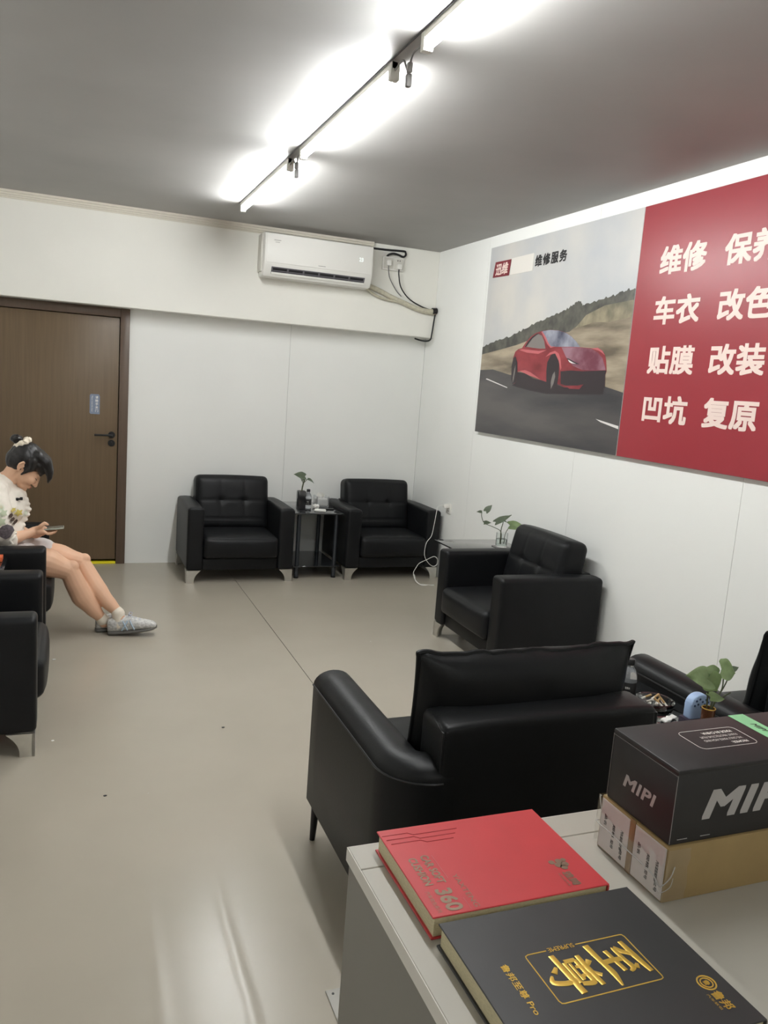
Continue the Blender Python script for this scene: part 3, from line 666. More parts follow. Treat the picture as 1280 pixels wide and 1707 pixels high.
# ------------------------------------------------------------------ sofas with rounded arms (backs to the camera)
def make_sofa(label, x0, x1, y0, y1):
    """faces +y; x0..x1 outer width, y0 rear, y1 front"""
    W = x1 - x0; D = y1 - y0
    t = thing('lounge_chair', label, 'sofa', ((x0 + x1) / 2, (y0 + y1) / 2, 0), group='black sofas with rounded arms')
    h = W / 2; aw = 0.140; rc = 0.125
    def arm(s):
        # rounded section swept along the arm, turning inward behind the backrest
        r = 0.078; cxm = h - aw / 2
        path = [(s * cxm, D / 2 - 0.004), (s * cxm, D / 2 - 0.02)] + [(s * cxm, D / 2 - 0.02 - (D - 0.02 - r - aw / 2) * k / 8) for k in range(1, 9)]
        yq = -D / 2 + aw / 2 + r
        for k in range(1, 11):
            a = k / 10 * math.pi / 2; path.append((s * (cxm - r + r * math.cos(a)), yq - r * math.sin(a)))
        path.append((s * (cxm - r - 0.03), -D / 2 + aw / 2))
        hw = aw / 2; sec = [(-hw + 0.012, 0.130), (-hw, 0.146), (-hw, 0.36), (-hw, 0.572)]
        sec += [(-hw * math.cos(a), 0.572 + 0.050 * math.sin(a)) for a in [math.pi * k / 12 for k in range(1, 12)]]
        sec += [(hw, 0.572), (hw, 0.36), (hw, 0.146), (hw - 0.012, 0.130)]
        b = bmesh.new(); rings = []; outer = []; n = len(path)
        for i, (x, y) in enumerate(path):
            p0 = Vector(path[max(i - 1, 0)]); p1 = Vector(path[min(i + 1, n - 1)]); tg = (p1 - p0).normalized()
            nr = Vector((-tg.y, tg.x)) * (1 if s > 0 else -1)                 # towards the outside
            k = 0.90 if i == 0 else 1.0
            ring = []
            for (o_, z) in sec:
                zz = 0.13 + (z - 0.13) * (0.985 if i == 0 else 1)
                ring.append(b.verts.new((x + nr.x * o_ * k, y + nr.y * o_ * k, zz)))
            rings.append(ring); outer.append((x + nr.x * (hw + 0.0008), y + nr.y * (hw + 0.0008), 0.572))
        for A, B in zip(rings, rings[1:]):
            for k in range(len(sec)): k2 = (k + 1) % len(sec); b.faces.new((A[k], A[k2], B[k2], B[k]))
        b.faces.new(rings[0]); b.faces.new(list(reversed(rings[-1])))
        a = obj('armrest', b, M_leather2, t, smooth=50)
        obj('piping', tube(smooth_pts(outer[1:-1], 2), 0.0032, 6), M_seam, a)
    arm(-1); arm(1)
    bw = h - aw
    def back_fn(p, q):
        p = p.copy()
        if q.z > 0.95: p.z += 0.008 * (1 - q.x ** 4)
        return p
    bk = obj('backrest', soft(2 * bw + 0.01, 0.15, 0.595, 0.022, 0.05, back_fn, M=Matrix.Translation((0, -D / 2 + 0.078, 0.4325))), M_leather2, t, smooth=50)
    e = D / 2; sx = bw + 0.006
    obj('piping', tube([(-sx + 0.012, -e + 0.008, 0.715), (sx - 0.012, -e + 0.008, 0.715)], 0.0032, 6), M_seam, bk)
    for s in (-1, 1): obj('piping', tube([(s * (sx - 0.005), -e + 0.010, 0.60), (s * (sx - 0.005), -e + 0.010, 0.712), (s * (sx - 0.008), -e + 0.09, 0.728)], 0.0032, 6), M_seam, bk)
    def seat_fn(p, q):
        p = p.copy()
        if q.z > 0.95: p.z += 0.02 * (1 - q.x ** 4) * (1 - q.y ** 4)
        return p
    obj('seat_base', box(-bw, bw, -D / 2 + 0.14, D / 2 - 0.02, 0.15, 0.27, 0.01, 2), M_leather2, t)
    obj('seat_cushion', soft(2 * bw - 0.006, D - 0.155, 0.15, 0.035, 0.04, seat_fn, M=Matrix.Translation((0, 0.08, 0.345))), M_leather2, t, smooth=60)
    # loose pillow, knife edge with a sewn lip
    PW, PH, PT = 2 * bw + 0.035, 0.47, 0.185
    nx, nz = 34, 22; b = bmesh.new(); G = {}
    def pil(u, v, side):
        prof = max(0.0, (1 - abs(u) ** 3.2)) ** 0.55 * max(0.0, (1 - abs(v) ** 3.0)) ** 0.55
        pinch = 1 - 0.035 * (1 - abs(v) ** 2) * (abs(u) ** 6); pinch2 = 1 - 0.05 * (1 - abs(u) ** 2) * (abs(v) ** 6)
        x = u * PW / 2 * pinch; z = v * PH / 2 * pinch2
        wr = 0.006 * mnoise.noise(Vector((u * 4 + 3, v * 3, side * 5 + x0))) + 0.004 * math.sin(u * 38 + mnoise.noise(Vector((u * 7, v, 1))) * 4) * max(0, v - 0.45) ** 1.5
        y = side * (PT / 2 * prof + (wr if prof > 0.05 else 0))
        if abs(v) > 0.98: z += 0.010 * mnoise.noise(Vector((u * 6, 2.2, x0))); y += 0.012 * mnoise.noise(Vector((u * 5, 7.2, x0)))
        return Vector((x, y, z))
    for side in (-1, 1):
        for i in range(nx + 1):
            for k in range(nz + 1):
                u = math.sin((-1 + 2 * i / nx) * math.pi / 2); v = math.sin((-1 + 2 * k / nz) * math.pi / 2)
                edge = i in (0, nx) or k in (0, nz)
                key = (i, k, 0 if edge else side)
                if key not in G: G[key] = b.verts.new(pil(u, v, side if not edge else 1))
    gk = lambda i, k, s: G[(i, k, 0 if (i in (0, nx) or k in (0, nz)) else s)]
    for side in (-1, 1):
        for i in range(nx):
            for k in range(nz):
                b.faces.new((gk(i, k, side), gk(i + 1, k, side), gk(i + 1, k + 1, side), gk(i, k + 1, side)))
    rim = [gk(i, 0, 1).co.copy() for i in range(nx)] + [gk(nx, k, 1).co.copy() for k in range(nz)] + [gk(nx - i, nz, 1).co.copy() for i in range(nx)] + [gk(0, nz - k, 1).co.copy() for k in range(nz)]
    MP = Matrix.Translation((0.0, -D / 2 + 0.205, 0.648)) @ Matrix.Rotation(math.radians(8), 4, 'X')
    pl = obj('back_pillow', xform(b, MP), M_leather2, t, smooth=80)
    obj('sewn_edge', tube([MP @ p for p in rim], 0.0075, 6, closed=True), M_leather2, pl)
    for sx_ in (-1, 1):
        for sy_ in (-1, 1):
            obj('leg', tube([(sx_ * (h - 0.022), sy_ * (D / 2 - 0.05), 0.0), (sx_ * (h - 0.026), sy_ * (D / 2 - 0.055), 0.15)], [0.010, 0.016], 10), M_darkmetal, t)
    return t
make_sofa('black leather sofa with its back to the camera, behind the red book', 0.80, 1.785, 1.79, 2.56)
make_sofa('black leather sofa at the right edge beyond the black box', 2.098, 2.992, 1.79, 2.52)

# ------------------------------------------------------------------ desk
dk = thing('desk', 'grey laminate desk in the foreground holding books and boxes', 'desk', (1.25, 0.8, 0))
dk_ = lambda n, bm, m, par=dk: obj(n, bm, m, par, world=True, smooth=30)
tp = dk_('desk_top', box(0.500, 2.05, 0.25, 1.232, 0.722, 0.75, 0.0015, 1), M_desk)
dk_('desk_top_rail', box(0.500, 2.05, 1.2335, 1.306, 0.722, 0.75, 0.0015, 1), M_desk)
dk_('edge_band', box(0.4985, 0.5000, 0.25, 1.3075, 0.7225, 0.7495), M_edge)
dk_('edge_band', box(0.4985, 2.05, 1.306, 1.3075, 0.7225, 0.7495), M_edge)
dk_('side_panel', box(0.503, 0.523, 0.27, 1.302, 0.0, 0.722, 0.001, 1), M_deskside)
dk_('side_panel', box(2.025, 2.045, 0.27, 1.302, 0.0, 0.722, 0.001, 1), M_deskside)
dk_('rear_panel', box(0.523, 2.025, 1.284, 1.302, 0.02, 0.722), M_deskside)
# ------------------------------------------------------------------ books
def book(name, label, x0, x1, y0, y1, z0, z1, mc, cat='book'):
    t = thing(name, label, cat, ((x0 + x1) / 2, (y0 + y1) / 2, z0))
    f = lambda n, bm, m: obj(n, bm, m, t, world=True, smooth=30)
    f('front_cover', box(x0, x1, y0, y1, z1 - 0.003, z1, 0.001, 1), mc)
    f('back_cover', box(x0, x1, y0, y1, z0, z0 + 0.003, 0.001, 1), mc)
    f('spine', box(x1 - 0.003, x1, y0, y1, z0 + 0.003, z1 - 0.003), mc)
    f('pages', box(x0 + 0.005, x1 - 0.003, y0 + 0.004, y1 - 0.004, z0 + 0.003, z1 - 0.003), M_pages)
    return t
rb = book('sample_book', 'thick red hardcover sample book lying on the grey desk', 0.546, 0.886, 1.026, 1.282, 0.75, 0.790, M_redbook)
ZB = 0.7902
MY = lambda x, y, z=ZB: frame((x, y, z), (0, -1, 0), (1, 0, 0))         # reads towards -y, top towards +x
text('title', 'CAR SOFT', M_foil, rb, MY(0.600, 1.146), 0.082, 0.016, bold=0.028)
text('title', 'CUSHION', M_foil, rb, MY(0.5755, 1.144), 0.080, 0.016, bold=0.028)
text('number', '360', M_foil, rb, MY(0.592, 1.062), 0.058, 0.030, bold=0.03)
text('name_text', 'YAXTENG', M_foil, rb, MY(0.630, 1.077), 0.090, 0.010)
text('small_text', '汽车软包系列', M_foil, rb, MY(0.5635, 1.062), 0.055, 0.008)
text('brand_text', '雅腾', M_foil, rb, MY(0.829, 1.058), 0.040, 0.017, bold=0.02)
text('small_text', '汽车软包专家', M_foil, rb, MY(0.8135, 1.058), 0.038, 0.005)
def rprint(x0, x1, y0, y1, m, par, z=ZB): return obj('printed_line', flatpoly([(x0, y0), (x1, y0), (x1, y1), (x0, y1)], Matrix.Translation((0, 0, z + 0.0003))), m, par, world=True, smooth=0)
rprint(0.6145, 0.6155, 1.115, 1.184, M_pcarhl, rb); rprint(0.6165, 0.6175, 1.030, 1.060, M_pcarhl, rb)
b = None
for (cx, cy, r_) in ((0.835, 1.108, 0.007), (0.842, 1.098, 0.007), (0.828, 1.098, 0.007), (0.835, 1.090, 0.007), (0.820, 1.108, 0.006), (0.846, 1.110, 0.005)):
    b = join(b, lathe([(0, 0), (r_, 0), (r_, 0.0004), (0, 0.0004)], 14, (cx, cy, ZB)))
obj('emblem', b, M_foil, rb, world=True)
for k in range(3):   # embossed circuit lines
    yy = 1.262 - 0.014 * k
    obj('embossed_line', tube([(0.549 + 0.004 * k, yy, ZB), (0.600 + 0.008 * k, yy, ZB), (0.609 + 0.008 * k, yy - 0.008, ZB), (0.70 - 0.01 * k, yy - 0.008, ZB)], 0.0008, 6), M_redbook2, rb, world=True)
bb = book('album_box', 'thick black hardcover album with gold brush characters, nearest the camera', 0.549, 0.912, 0.705, 1.012, 0.75, 0.790, M_bookblack, 'book')
# gold rounded frame with a gap for the small word
fx0, fx1, fy0, fy1 = 0.644, 0.823, 0.811, 0.910
fr = [(0.682, fy1), (fx0 + 0.006, fy1), (fx0 + 0.001, fy1 - 0.002), (fx0, fy1 - 0.006), (fx0, fy0 + 0.006), (fx0 + 0.002, fy0 + 0.001), (fx0 + 0.006, fy0), (fx1 - 0.006, fy0), (fx1 - 0.001, fy0 + 0.002), (fx1, fy0 + 0.006), (fx1, fy1 - 0.006), (fx1 - 0.002, fy1 - 0.001), (fx1 - 0.006, fy1), (0.735, fy1)]
obj('gold_frame', tube([(x, y, ZB) for x, y in fr], 0.0009, 6), M_gold, bb, world=True)
text('small_word', 'SUPREME', M_gold, bb, frame((0.7085, fy1, ZB), (-1, 0, 0), (0, -1, 0)), 0.046, 0.009, bold=0.008)
# brush characters: tapered strokes swept as ink ribbons (u towards -y, v towards +x)
def brush(strokes, cx, cy, su, sv):
    b = None
    for st in strokes:
        P = smooth_pts([(p[0], p[1], 0) for p in st], 5); n = len(P)
        R0 = [p[2] for p in st]; R = []
        for i in range(n):
            t = i / (n - 1) * (len(st) - 1); k = min(int(t), len(st) - 2); R.append(R0[k] + (R0[k + 1] - R0[k]) * (t - k))
        Q = [Vector((cx + p.y * sv, cy - p.x * su, ZB + 0.0004)) for p in P]
        b = join(b, tube(Q, [max(r, 0.004) * (su + sv) / 2 for r in R], 8, flat=(1.0, 0.10)))
    return b
zhi = [[(-0.42, 0.36, .05), (0.0, 0.40, .07), (0.40, 0.46, .05)], [(-0.05, 0.40, .05), (-0.18, 0.22, .06), (-0.30, 0.10, .05), (0.0, 0.12, .05), (0.22, 0.16, .06), (0.30, 0.05, .03)], [(0.16, 0.30, .03), (0.26, 0.22, .06)],
       [(-0.28, -0.12, .05), (0.0, -0.08, .05), (0.26, -0.04, .05)], [(-0.02, 0.08, .06), (-0.03, -0.12, .06), (-0.02, -0.36, .06)], [(-0.50, -0.42, .07), (-0.1, -0.38, .06), (0.25, -0.33, .07), (0.56, -0.36, .02)]]
zun = [[(-0.20, 0.52, .06), (-0.10, 0.42, .04)], [(0.18, 0.54, .05), (0.08, 0.42, .04)], [(-0.36, 0.36, .05), (0.0, 0.38, .06), (0.38, 0.42, .05)], [(-0.28, 0.26, .05), (-0.28, 0.02, .05)], [(-0.28, 0.25, .04), (0.05, 0.27, .05), (0.28, 0.28, .06), (0.26, 0.04, .05)],
       [(-0.08, 0.36, .04), (-0.12, 0.16, .04)], [(0.10, 0.36, .04), (0.10, 0.18, .04), (0.18, 0.14, .03)], [(-0.22, 0.10, .03), (0.20, 0.12, .03)], [(-0.26, 0.0, .04), (0.24, 0.03, .04)], [(-0.48, -0.14, .06), (0.0, -0.10, .06), (0.46, -0.06, .07)],
       [(0.16, 0.0, .05), (0.18, -0.25, .06), (0.10, -0.48, .06), (-0.04, -0.42, .02)], [(-0.20, -0.22, .03), (-0.08, -0.34, .06)]]
obj('brush_character', brush(zhi, 0.780, 0.862, 0.082, 0.076), M_gold, bb, world=True)
obj('brush_character', brush(zun, 0.694, 0.858, 0.084, 0.078), M_gold, bb, world=True)
text('subtitle', '鲁邦至尊 Pro', M_gold, bb, MY(0.603, 0.853), 0.098, 0.0125, bold=0.012)
text('brand_text', '鲁邦', M_gold, bb, MY(0.8765, 0.752), 0.034, 0.018, bold=0.02)
text('small_text', '汽车软包', M_gold, bb, MY(0.862, 0.752), 0.030, 0.0045)
eb = obj('emblem', tube([(0.8785 + 0.0135 * math.cos(a * math.pi / 12), 0.786 + 0.0135 * math.sin(a * math.pi / 12), ZB) for a in range(24)], 0.0012, 6, closed=True), M_gold, bb, world=True)
obj('emblem_ring', tube([(0.8785 + 0.009 * math.cos(a * math.pi / 12), 0.786 + 0.009 * math.sin(a * math.pi / 12), ZB) for a in range(24)], 0.0010, 6, closed=True), M_gold, eb, world=True)
text('emblem_character', '鲁', M_gold, eb, MY(0.8785, 0.786), 0.010, 0.010, bold=0.02)

# ------------------------------------------------------------------ cartons
ct = thing('cardboard_carton', 'flat brown cardboard carton with white labels under the black box', 'box', (1.38, 1.098, 0.75))
cf = lambda n, bm, m, par=ct, s=30: obj(n, bm, m, par, world=True, smooth=s)
cf('carton_body', box(0.984, 1.78, 1.002, 1.192, 0.75, 0.858, 0.003, 2), M_carton)
for (ya, yb) in ((1.104, 1.188), (1.005, 1.088)):
    lb = cf('label', box(0.9828, 0.9838, ya, yb, 0.754, 0.853), M_label, s=0)
    yc = (ya + yb) / 2; w_ = yb - ya
    for dy, z0, hh, body in ((0.026, 0.815, 0.022, '品名'), (0.0, 0.805, 0.028, '规格'), (0.001, 0.778, 0.018, '型号'), (-0.024, 0.800, 0.040, '汽车漆面保护膜'), (-0.026, 0.772, 0.02, '批号')):
        text('label_text', body, M_blackprint, lb, frame((0.9826, yc + dy, z0), (0, 0, -1), (0, -1, 0)), hh, 0.008, bold=0.02)
cf('tape', box(0.9824, 0.984, 1.089, 1.103, 0.751, 0.858), mat('brown_tape', rgb(140, 114, 78), 0.3), s=0)
# crumpled cling film around the left end: wavy sheet wrapping both corners, with ropes of gathered film
path2 = [(1.045, 1.195), (0.998, 1.1965), (0.980, 1.194), (0.979, 1.15), (0.979, 1.10), (0.979, 1.05), (0.9795, 1.004), (0.996, 0.9985), (1.03, 0.998)]
pp = smooth_pts([(x, y, 0) for x, y in path2], 8); b = bmesh.new(); nz = 16; R_ = []
for i, p in enumerate(pp):
    row = []
    for k in range(nz + 1):
        z = 0.757 + 0.098 * k / nz
        n1 = mnoise.noise(Vector((p.x * 60, p.y * 40, z * 60))) * 0.0016 + mnoise.noise(Vector((p.y * 90 + z * 60, z * 20, 3))) * 0.0010
        ee = 0.010 * mnoise.noise(Vector((0, 9, z * 40))) if i in (0, len(pp) - 1) else 0
        row.append(b.verts.new((p.x - abs(n1) - 0.0004 + ee, p.y + (0.002 + abs(n1) if p.y > 1.19 else (-0.001 - abs(n1) if p.y < 1.0 else 0)), z)))
    R_.append(row)
for i in range(len(R_) - 1):
    for k in range(nz): b.faces.new((R_[i][k], R_[i + 1][k], R_[i + 1][k + 1], R_[i][k + 1]))
fm = cf('cling_film', b, M_film, s=60)
M_rope = mat('gathered_film', rgb(226, 224, 220), 0.2, trans=0.4, ior=1.3)
cf('film_crease', tube(smooth_pts([(1.0, 1.197, 0.797), (0.980, 1.196, 0.800), (0.978, 1.15, 0.801), (0.978, 1.10, 0.797), (0.978, 1.05, 0.795), (0.978, 1.022, 0.792), (0.979, 1.006, 0.782), (0.992, 0.998, 0.80), (0.999, 0.997, 0.822)], 6), [0.0006 + 0.0007 * abs(math.sin(k * 1.7)) for k in range(49)], 6), M_rope, fm)
cf('film_crease', tube(smooth_pts([(0.978, 1.020, 0.793), (0.978, 1.012, 0.778), (0.980, 1.005, 0.770), (0.994, 0.998, 0.782), (0.998, 0.997, 0.80)], 6), 0.0006, 6), M_rope, fm)
cf('film_crease', tube(smooth_pts([(0.982, 1.194, 0.856), (0.9795, 1.192, 0.85), (0.979, 1.182, 0.825)], 6), [0.003, .0025, .002, .002, .0015, .0015, .0012, .0012, .001, .001, .0008, .0008, .0006], 6), M_rope, fm)
bx = thing('film_box', 'black carton lettered in silver standing on the brown carton', 'box', (1.38, 1.098, 0.858))
bf = lambda n, bm, m, par=bx, s=30: obj(n, bm, m, par, world=True, smooth=s)
bf('box_body', box(0.987, 1.75, 1.006, 1.183, 0.8585, 0.993, 0.002, 2), M_boxblack)
bf('box_lid', box(0.9855, 1.7515, 1.0045, 1.1845, 0.990, 1.000, 0.003, 2), M_boxblack)
M_sil2 = mat('worn_white_edge', rgb(128, 126, 124), 0.5)
bf('edge_line', tube([(0.9862, 1.1835, 0.9885), (0.9862, 1.0055, 0.9885)], 0.0006, 5), M_sil2)
bf('edge_line', tube([(0.9866, 1.0056, 0.862), (0.9866, 1.0056, 0.99)], 0.0007, 5), M_sil2)
bf('edge_line', tube([(0.9866, 1.1834, 0.862), (0.9866, 1.1834, 0.99)], 0.0006, 5), M_sil2)
text('end_lettering', 'MIPI', M_silver, bx, frame((0.9866, 1.096, 0.916), (0, -1, 0), (0, 0, 1)), 0.090, 0.025, bold=0.028, shear=0.2, spacing=1.1)
text('front_lettering', 'MIPI', M_silver, bx, frame((1.160, 1.0056, 0.927), (1, 0, 0), (0, 0, 1)), 0.215, 0.055, bold=0.034, shear=0.25, spacing=1.08)
for xa in (1.003, 1.055): bf('stitch_mark', box(xa, xa + 0.022, 1.0050, 1.0058, 0.8675, 0.8685), M_silver, s=0)
MT = lambda x, y: frame((x, y, 1.0003), (-1, 0, 0), (0, -1, 0))
rr = []
hx, hy, rad = 0.069, 0.036, 0.012
for cx, cy, a0 in ((hx - rad, hy - rad, 0), (-hx + rad, hy - rad, 90), (-hx + rad, -hy + rad, 180), (hx - rad, -hy + rad, 270)):
    for k in range(5):
        a = math.radians(a0 + k * 22.5); rr.append((1.163 + cx + rad * math.cos(a), 1.101 + cy + rad * math.sin(a), 1.0002))
bf('rounded_outline', tube(rr, 0.0006, 5, closed=True), M_print)
for yy, body, ww, hh, bo in ((1.078, 'PROMISE:', 0.038, 0.0085, 0.035), (1.0925, 'WE ONLY MAKE HIGH-END', 0.092, 0.0075, 0.0), (1.1065, 'PAINT PROTECTIVE FILM', 0.088, 0.0075, 0.0), (1.121, 'MADE IN CHINA', 0.072, 0.0095, 0.035)):
    text('top_text', body, M_print, bx, MT(1.215 - ww / 2, yy), ww, hh, bold=bo)
gl = bf('green_label', prism([(1.268, 1.06), (1.308, 1.06), (1.308, 1.183), (1.268, 1.183)], Matrix.Translation((0, 0, 1.0)), 0.0006), M_green, s=0)
text('label_text', 'MIPI', M_blackprint, gl, frame((1.288, 1.12, 1.0009), (0, -1, 0), (1, 0, 0)), 0.035, 0.014, shear=0.2)

# ------------------------------------------------------------------ plants
def leaf_mesh(L, Wd, bend=0.35, fold=0.25):
    """heart-shaped leaf, stalk at the origin, tip along +x, face up +z"""
    b = bmesh.new(); n = 12; rows = []
    for i in range(n + 1):
        t = i / n
        tt = 0.06 + 0.94 * t; wv = Wd * 0.5 * tt ** 0.5 * (1 - tt) ** 1.15 / 0.362 if t < 1 else 0.0004
        row = []
        for s in (-1, -0.5, 0, 0.5, 1):
            x = L * t - (0.16 * L * abs(s) if t < 0.12 else 0)
            z = -bend * L * t * t + fold * abs(s) * wv - 0.06 * L * s * s
            row.append(b.verts.new((x, s * wv, z)))
        rows.append(row)
    for A, B in zip(rows, rows[1:]):
        for k in range(4): b.faces.new((A[k], A[k + 1], B[k + 1], B[k]))
    r = bmesh.ops.solidify(b, geom=list(b.faces), thickness=0.0008)
    return b
def add_leaf(par, at, direction, up, L, Wd, m=None, bend=0.3, fold=0.25):
    return obj('leaf', xform(leaf_mesh(L, Wd, bend, fold), frame(at, direction, Vector(up).cross(Vector(direction)))), m or M_leaf, par, world=True, smooth=70)
def stem(par, pts, r=0.0022): return obj('stem', tube(smooth_pts(pts, 5), r, 6), M_stem, par, world=True)
# plant in the tall dark vase on the back table
v = thing('potted_plant', 'small green cutting in a dark square vase on the table between the back armchairs', 'plant', (1.795, 6.36, 0.55))
obj('vase', box(1.762, 1.828, 6.327, 6.393, 0.55, 0.702, 0.004, 2), M_darkpot, v, world=True)
obj('soil', box(1.768, 1.822, 6.333, 6.387, 0.700, 0.7035), M_dark, v, world=True)
stem(v, [(1.797, 6.36, 0.70), (1.800, 6.358, 0.735), (1.806, 6.352, 0.775), (1.812, 6.35, 0.80)], 0.006)
stem(v, [(1.806, 6.352, 0.765), (1.785, 6.352, 0.80), (1.775, 6.35, 0.826)], 0.003)
stem(v, [(1.812, 6.35, 0.775), (1.835, 6.345, 0.803), (1.850, 6.34, 0.800)], 0.003)
add_leaf(v, (1.812, 6.345, 0.826), (-1, -0.2, 0.28), (0.25, -0.75, 0.6), 0.098, 0.072, M_leafd, 0.12)
add_leaf(v, (1.838, 6.34, 0.806), (0.9, -0.4, -0.12), (0.1, -0.5, 0.8), 0.055, 0.036, M_leafd, 0.55)
add_leaf(v, (1.80, 6.35, 0.792), (-0.3, -0.5, 0.9), (0.2, -0.9, -0.2), 0.03, 0.018, M_leafd)
# pothos in a clear glass on the right-wall table
v = thing('potted_plant', 'thin pothos cuttings in a clear glass on the table by the right wall', 'plant', (2.842, 4.836, 0.55))
cx, cy = 2.842, 4.836
obj('glass', lathe([(0, 0), (0.040, 0), (0.041, 0.01), (0.041, 0.098), (0.0385, 0.098), (0.0385, 0.010), (0, 0.008)], 24, (cx, cy, 0.5565)), M_glass, v, world=True)
obj('coaster', box(cx - 0.05, cx + 0.05, cy - 0.05, cy + 0.05, 0.55, 0.556, 0.002, 1), M_greyprint, v, world=True)
obj('water', lathe([(0, 0), (0.0383, 0), (0.0383, 0.045), (0, 0.045)], 24, (cx, cy, 0.567)), M_water, v, world=True)
stem(v, [(cx - 0.005, cy, 0.575), (cx - 0.01, cy + 0.004, 0.66), (cx - 0.06, cy + 0.02, 0.69), (cx - 0.125, cy + 0.04, 0.715), (cx - 0.15, cy + 0.045, 0.755), (cx - 0.155, cy + 0.045, 0.795)])
stem(v, [(cx - 0.008, cy, 0.58), (cx - 0.012, cy + 0.002, 0.67), (cx - 0.005, cy - 0.002, 0.72), (cx - 0.004, cy - 0.003, 0.748)], 0.003)
stem(v, [(cx + 0.01, cy - 0.005, 0.58), (cx + 0.022, cy - 0.01, 0.66), (cx + 0.05, cy - 0.02, 0.71)])
add_leaf(v, (cx - 0.125, cy + 0.04, 0.80), (0.55, -0.2, 0.8), (-0.6, -0.7, 0.5), 0.062, 0.045, M_leafd, 0.1)
add_leaf(v, (cx - 0.155, cy + 0.045, 0.795), (-0.9, 0.1, 0.1), (0.1, -0.8, 0.5), 0.035, 0.022, M_leafd)
add_leaf(v, (cx - 0.13, cy + 0.04, 0.718), (0.85, -0.3, 0.25), (-0.2, -0.6, 0.7), 0.05, 0.034, M_leafd)
add_leaf(v, (cx - 0.06, cy, 0.732), (0.85, -0.3, 0.55), (-0.5, -0.5, 0.7), 0.12, 0.055, M_leafd, 0.05)
add_leaf(v, (cx - 0.004, cy - 0.003, 0.742), (0.9, -0.3, -0.1), (0, -0.4, 0.9), 0.035, 0.022, M_leafd)
add_leaf(v, (cx + 0.042, cy - 0.02, 0.712), (0.95, -0.35, 0.06), (-0.1, -0.6, 0.75), 0.115, 0.085, M_leaf, 0.12)

# ------------------------------------------------------------------ things on the back table
def bottle(label, x, y, z, s=1.0, brand=True):
    t = thing('water_bottle', label, 'bottle', (x, y, z), group='clear bottles with black labels')
    P = [(0, 0), (0.027, 0), (0.030, 0.006), (0.030, 0.085), (0.0285, 0.10), (0.022, 0.118), (0.013, 0.130), (0.0125, 0.140), (0, 0.140)]
    obj('bottle_body', lathe([(r * s, h * s) for r, h in P], 22), M_pet, t)
    obj('wrap_label', lathe([(0.0302 * s, 0.028 * s), (0.0306 * s, 0.029 * s), (0.0306 * s, 0.074 * s), (0.0302 * s, 0.075 * s)], 22), M_blackprint, t)
    obj('cap', lathe([(0.0128 * s, 0.138 * s), (0.0155 * s, 0.138 * s), (0.0155 * s, 0.157 * s), (0.013 * s, 0.160 * s), (0, 0.160 * s)], 18), M_black, t)
    dirv = Vector((-x, -y, 0)).normalized(); u = Vector((-dirv.y, dirv.x, 0))
    o = dirv * 0.0310 * s
    text('label_print', '饮用水', M_print, t, frame((o.x, o.y, 0.056 * s), u, (0, 0, 1)), 0.018 * s, 0.009 * s, world=False, bold=0.02)
    text('label_print', 'NATURAL', M_print, t, frame((o.x, o.y, 0.040 * s), u, (0, 0, 1)), 0.026 * s, 0.005 * s, world=False)
    return t
bottle('clear bottle with black label beside the dark vase on the back table', 1.872, 6.42, 0.55, 1.0)
tb = thing('tissue_box', 'clear acrylic tissue box with white tissues on the back table', 'tissue box', (2.02, 6.52, 0.55))
for args in ((1.965, 2.075, 6.47, 6.474, 0.55, 0.64), (1.965, 2.075, 6.57, 6.574, 0.55, 0.64), (1.965, 1.969, 6.474, 6.57, 0.55, 0.64), (2.071, 2.075, 6.474, 6.57, 0.55, 0.64), (1.969, 2.071, 6.474, 6.57, 0.55, 0.554)):
    obj('acrylic_side', box(*args), M_acryl, tb, world=True, smooth=0)
obj('tissue_stack', soft(0.096, 0.09, 0.06, 0.012, 0.014, lambda p, q: p + Vector((0, 0, 0.006 * mnoise.noise(p * 60))), M=Matrix.Translation((2.02, 6.522, 0.590))), M_tissue, tb, world=True)
b = bmesh.new(); rr_ = []
for i in range(10):
    a = i / 9
    rr_.append([b.verts.new((1.985 + 0.065 * a + 0.006 * math.sin(k * 2 + i), 6.515 + 0.012 * math.sin(a * 9) + 0.01 * k, 0.615 + 0.016 * k * (0.6 + 0.5 * abs(math.sin(a * 7))))) for k in range(4)])
for A, B in zip(rr_, rr_[1:]):
    for k in range(3): b.faces.new((A[k], A[k + 1], B[k + 1], B[k]))
bmesh.ops.solidify(b, geom=list(b.faces), thickness=0.0008)
obj('pulled_tissue', b, M_tissue, tb, world=True)
o = obj('white_charger', soft(0.095, 0.036, 0.024, 0.011, 0.02, M=Matrix.Translation((1.925, 6.225, 0.5625)) @ Matrix.Rotation(math.radians(-24), 4, 'Z')), M_white)
tag(set_origin(o, (1.925, 6.225, 0.55)), 'small white power adapter lying at the front of the back table', 'adapter')
o = obj('crumpled_wrapper', xform(soft(0.05, 0.045, 0.032, 0.012, 0.006, lambda p, q: p + Vector((mnoise.noise(p * 90), mnoise.noise(p * 90 + Vector((5, 0, 0))), mnoise.noise(p * 80 + Vector((0, 5, 0))))) * 0.008), Matrix.Translation((1.938, 6.40, 0.568))), M_tissue)
tag(set_origin(o, (1.938, 6.40, 0.55)), 'crumpled white wrapper beside the bottle on the back table', 'wrapper')
o = obj('lighter', box(2.00, 2.075, 6.318, 6.343, 0.55, 0.562, 0.004, 2), M_black)
tag(set_origin(o, (2.037, 6.33, 0.55)), 'flat black pack at the front right of the back table', 'case')

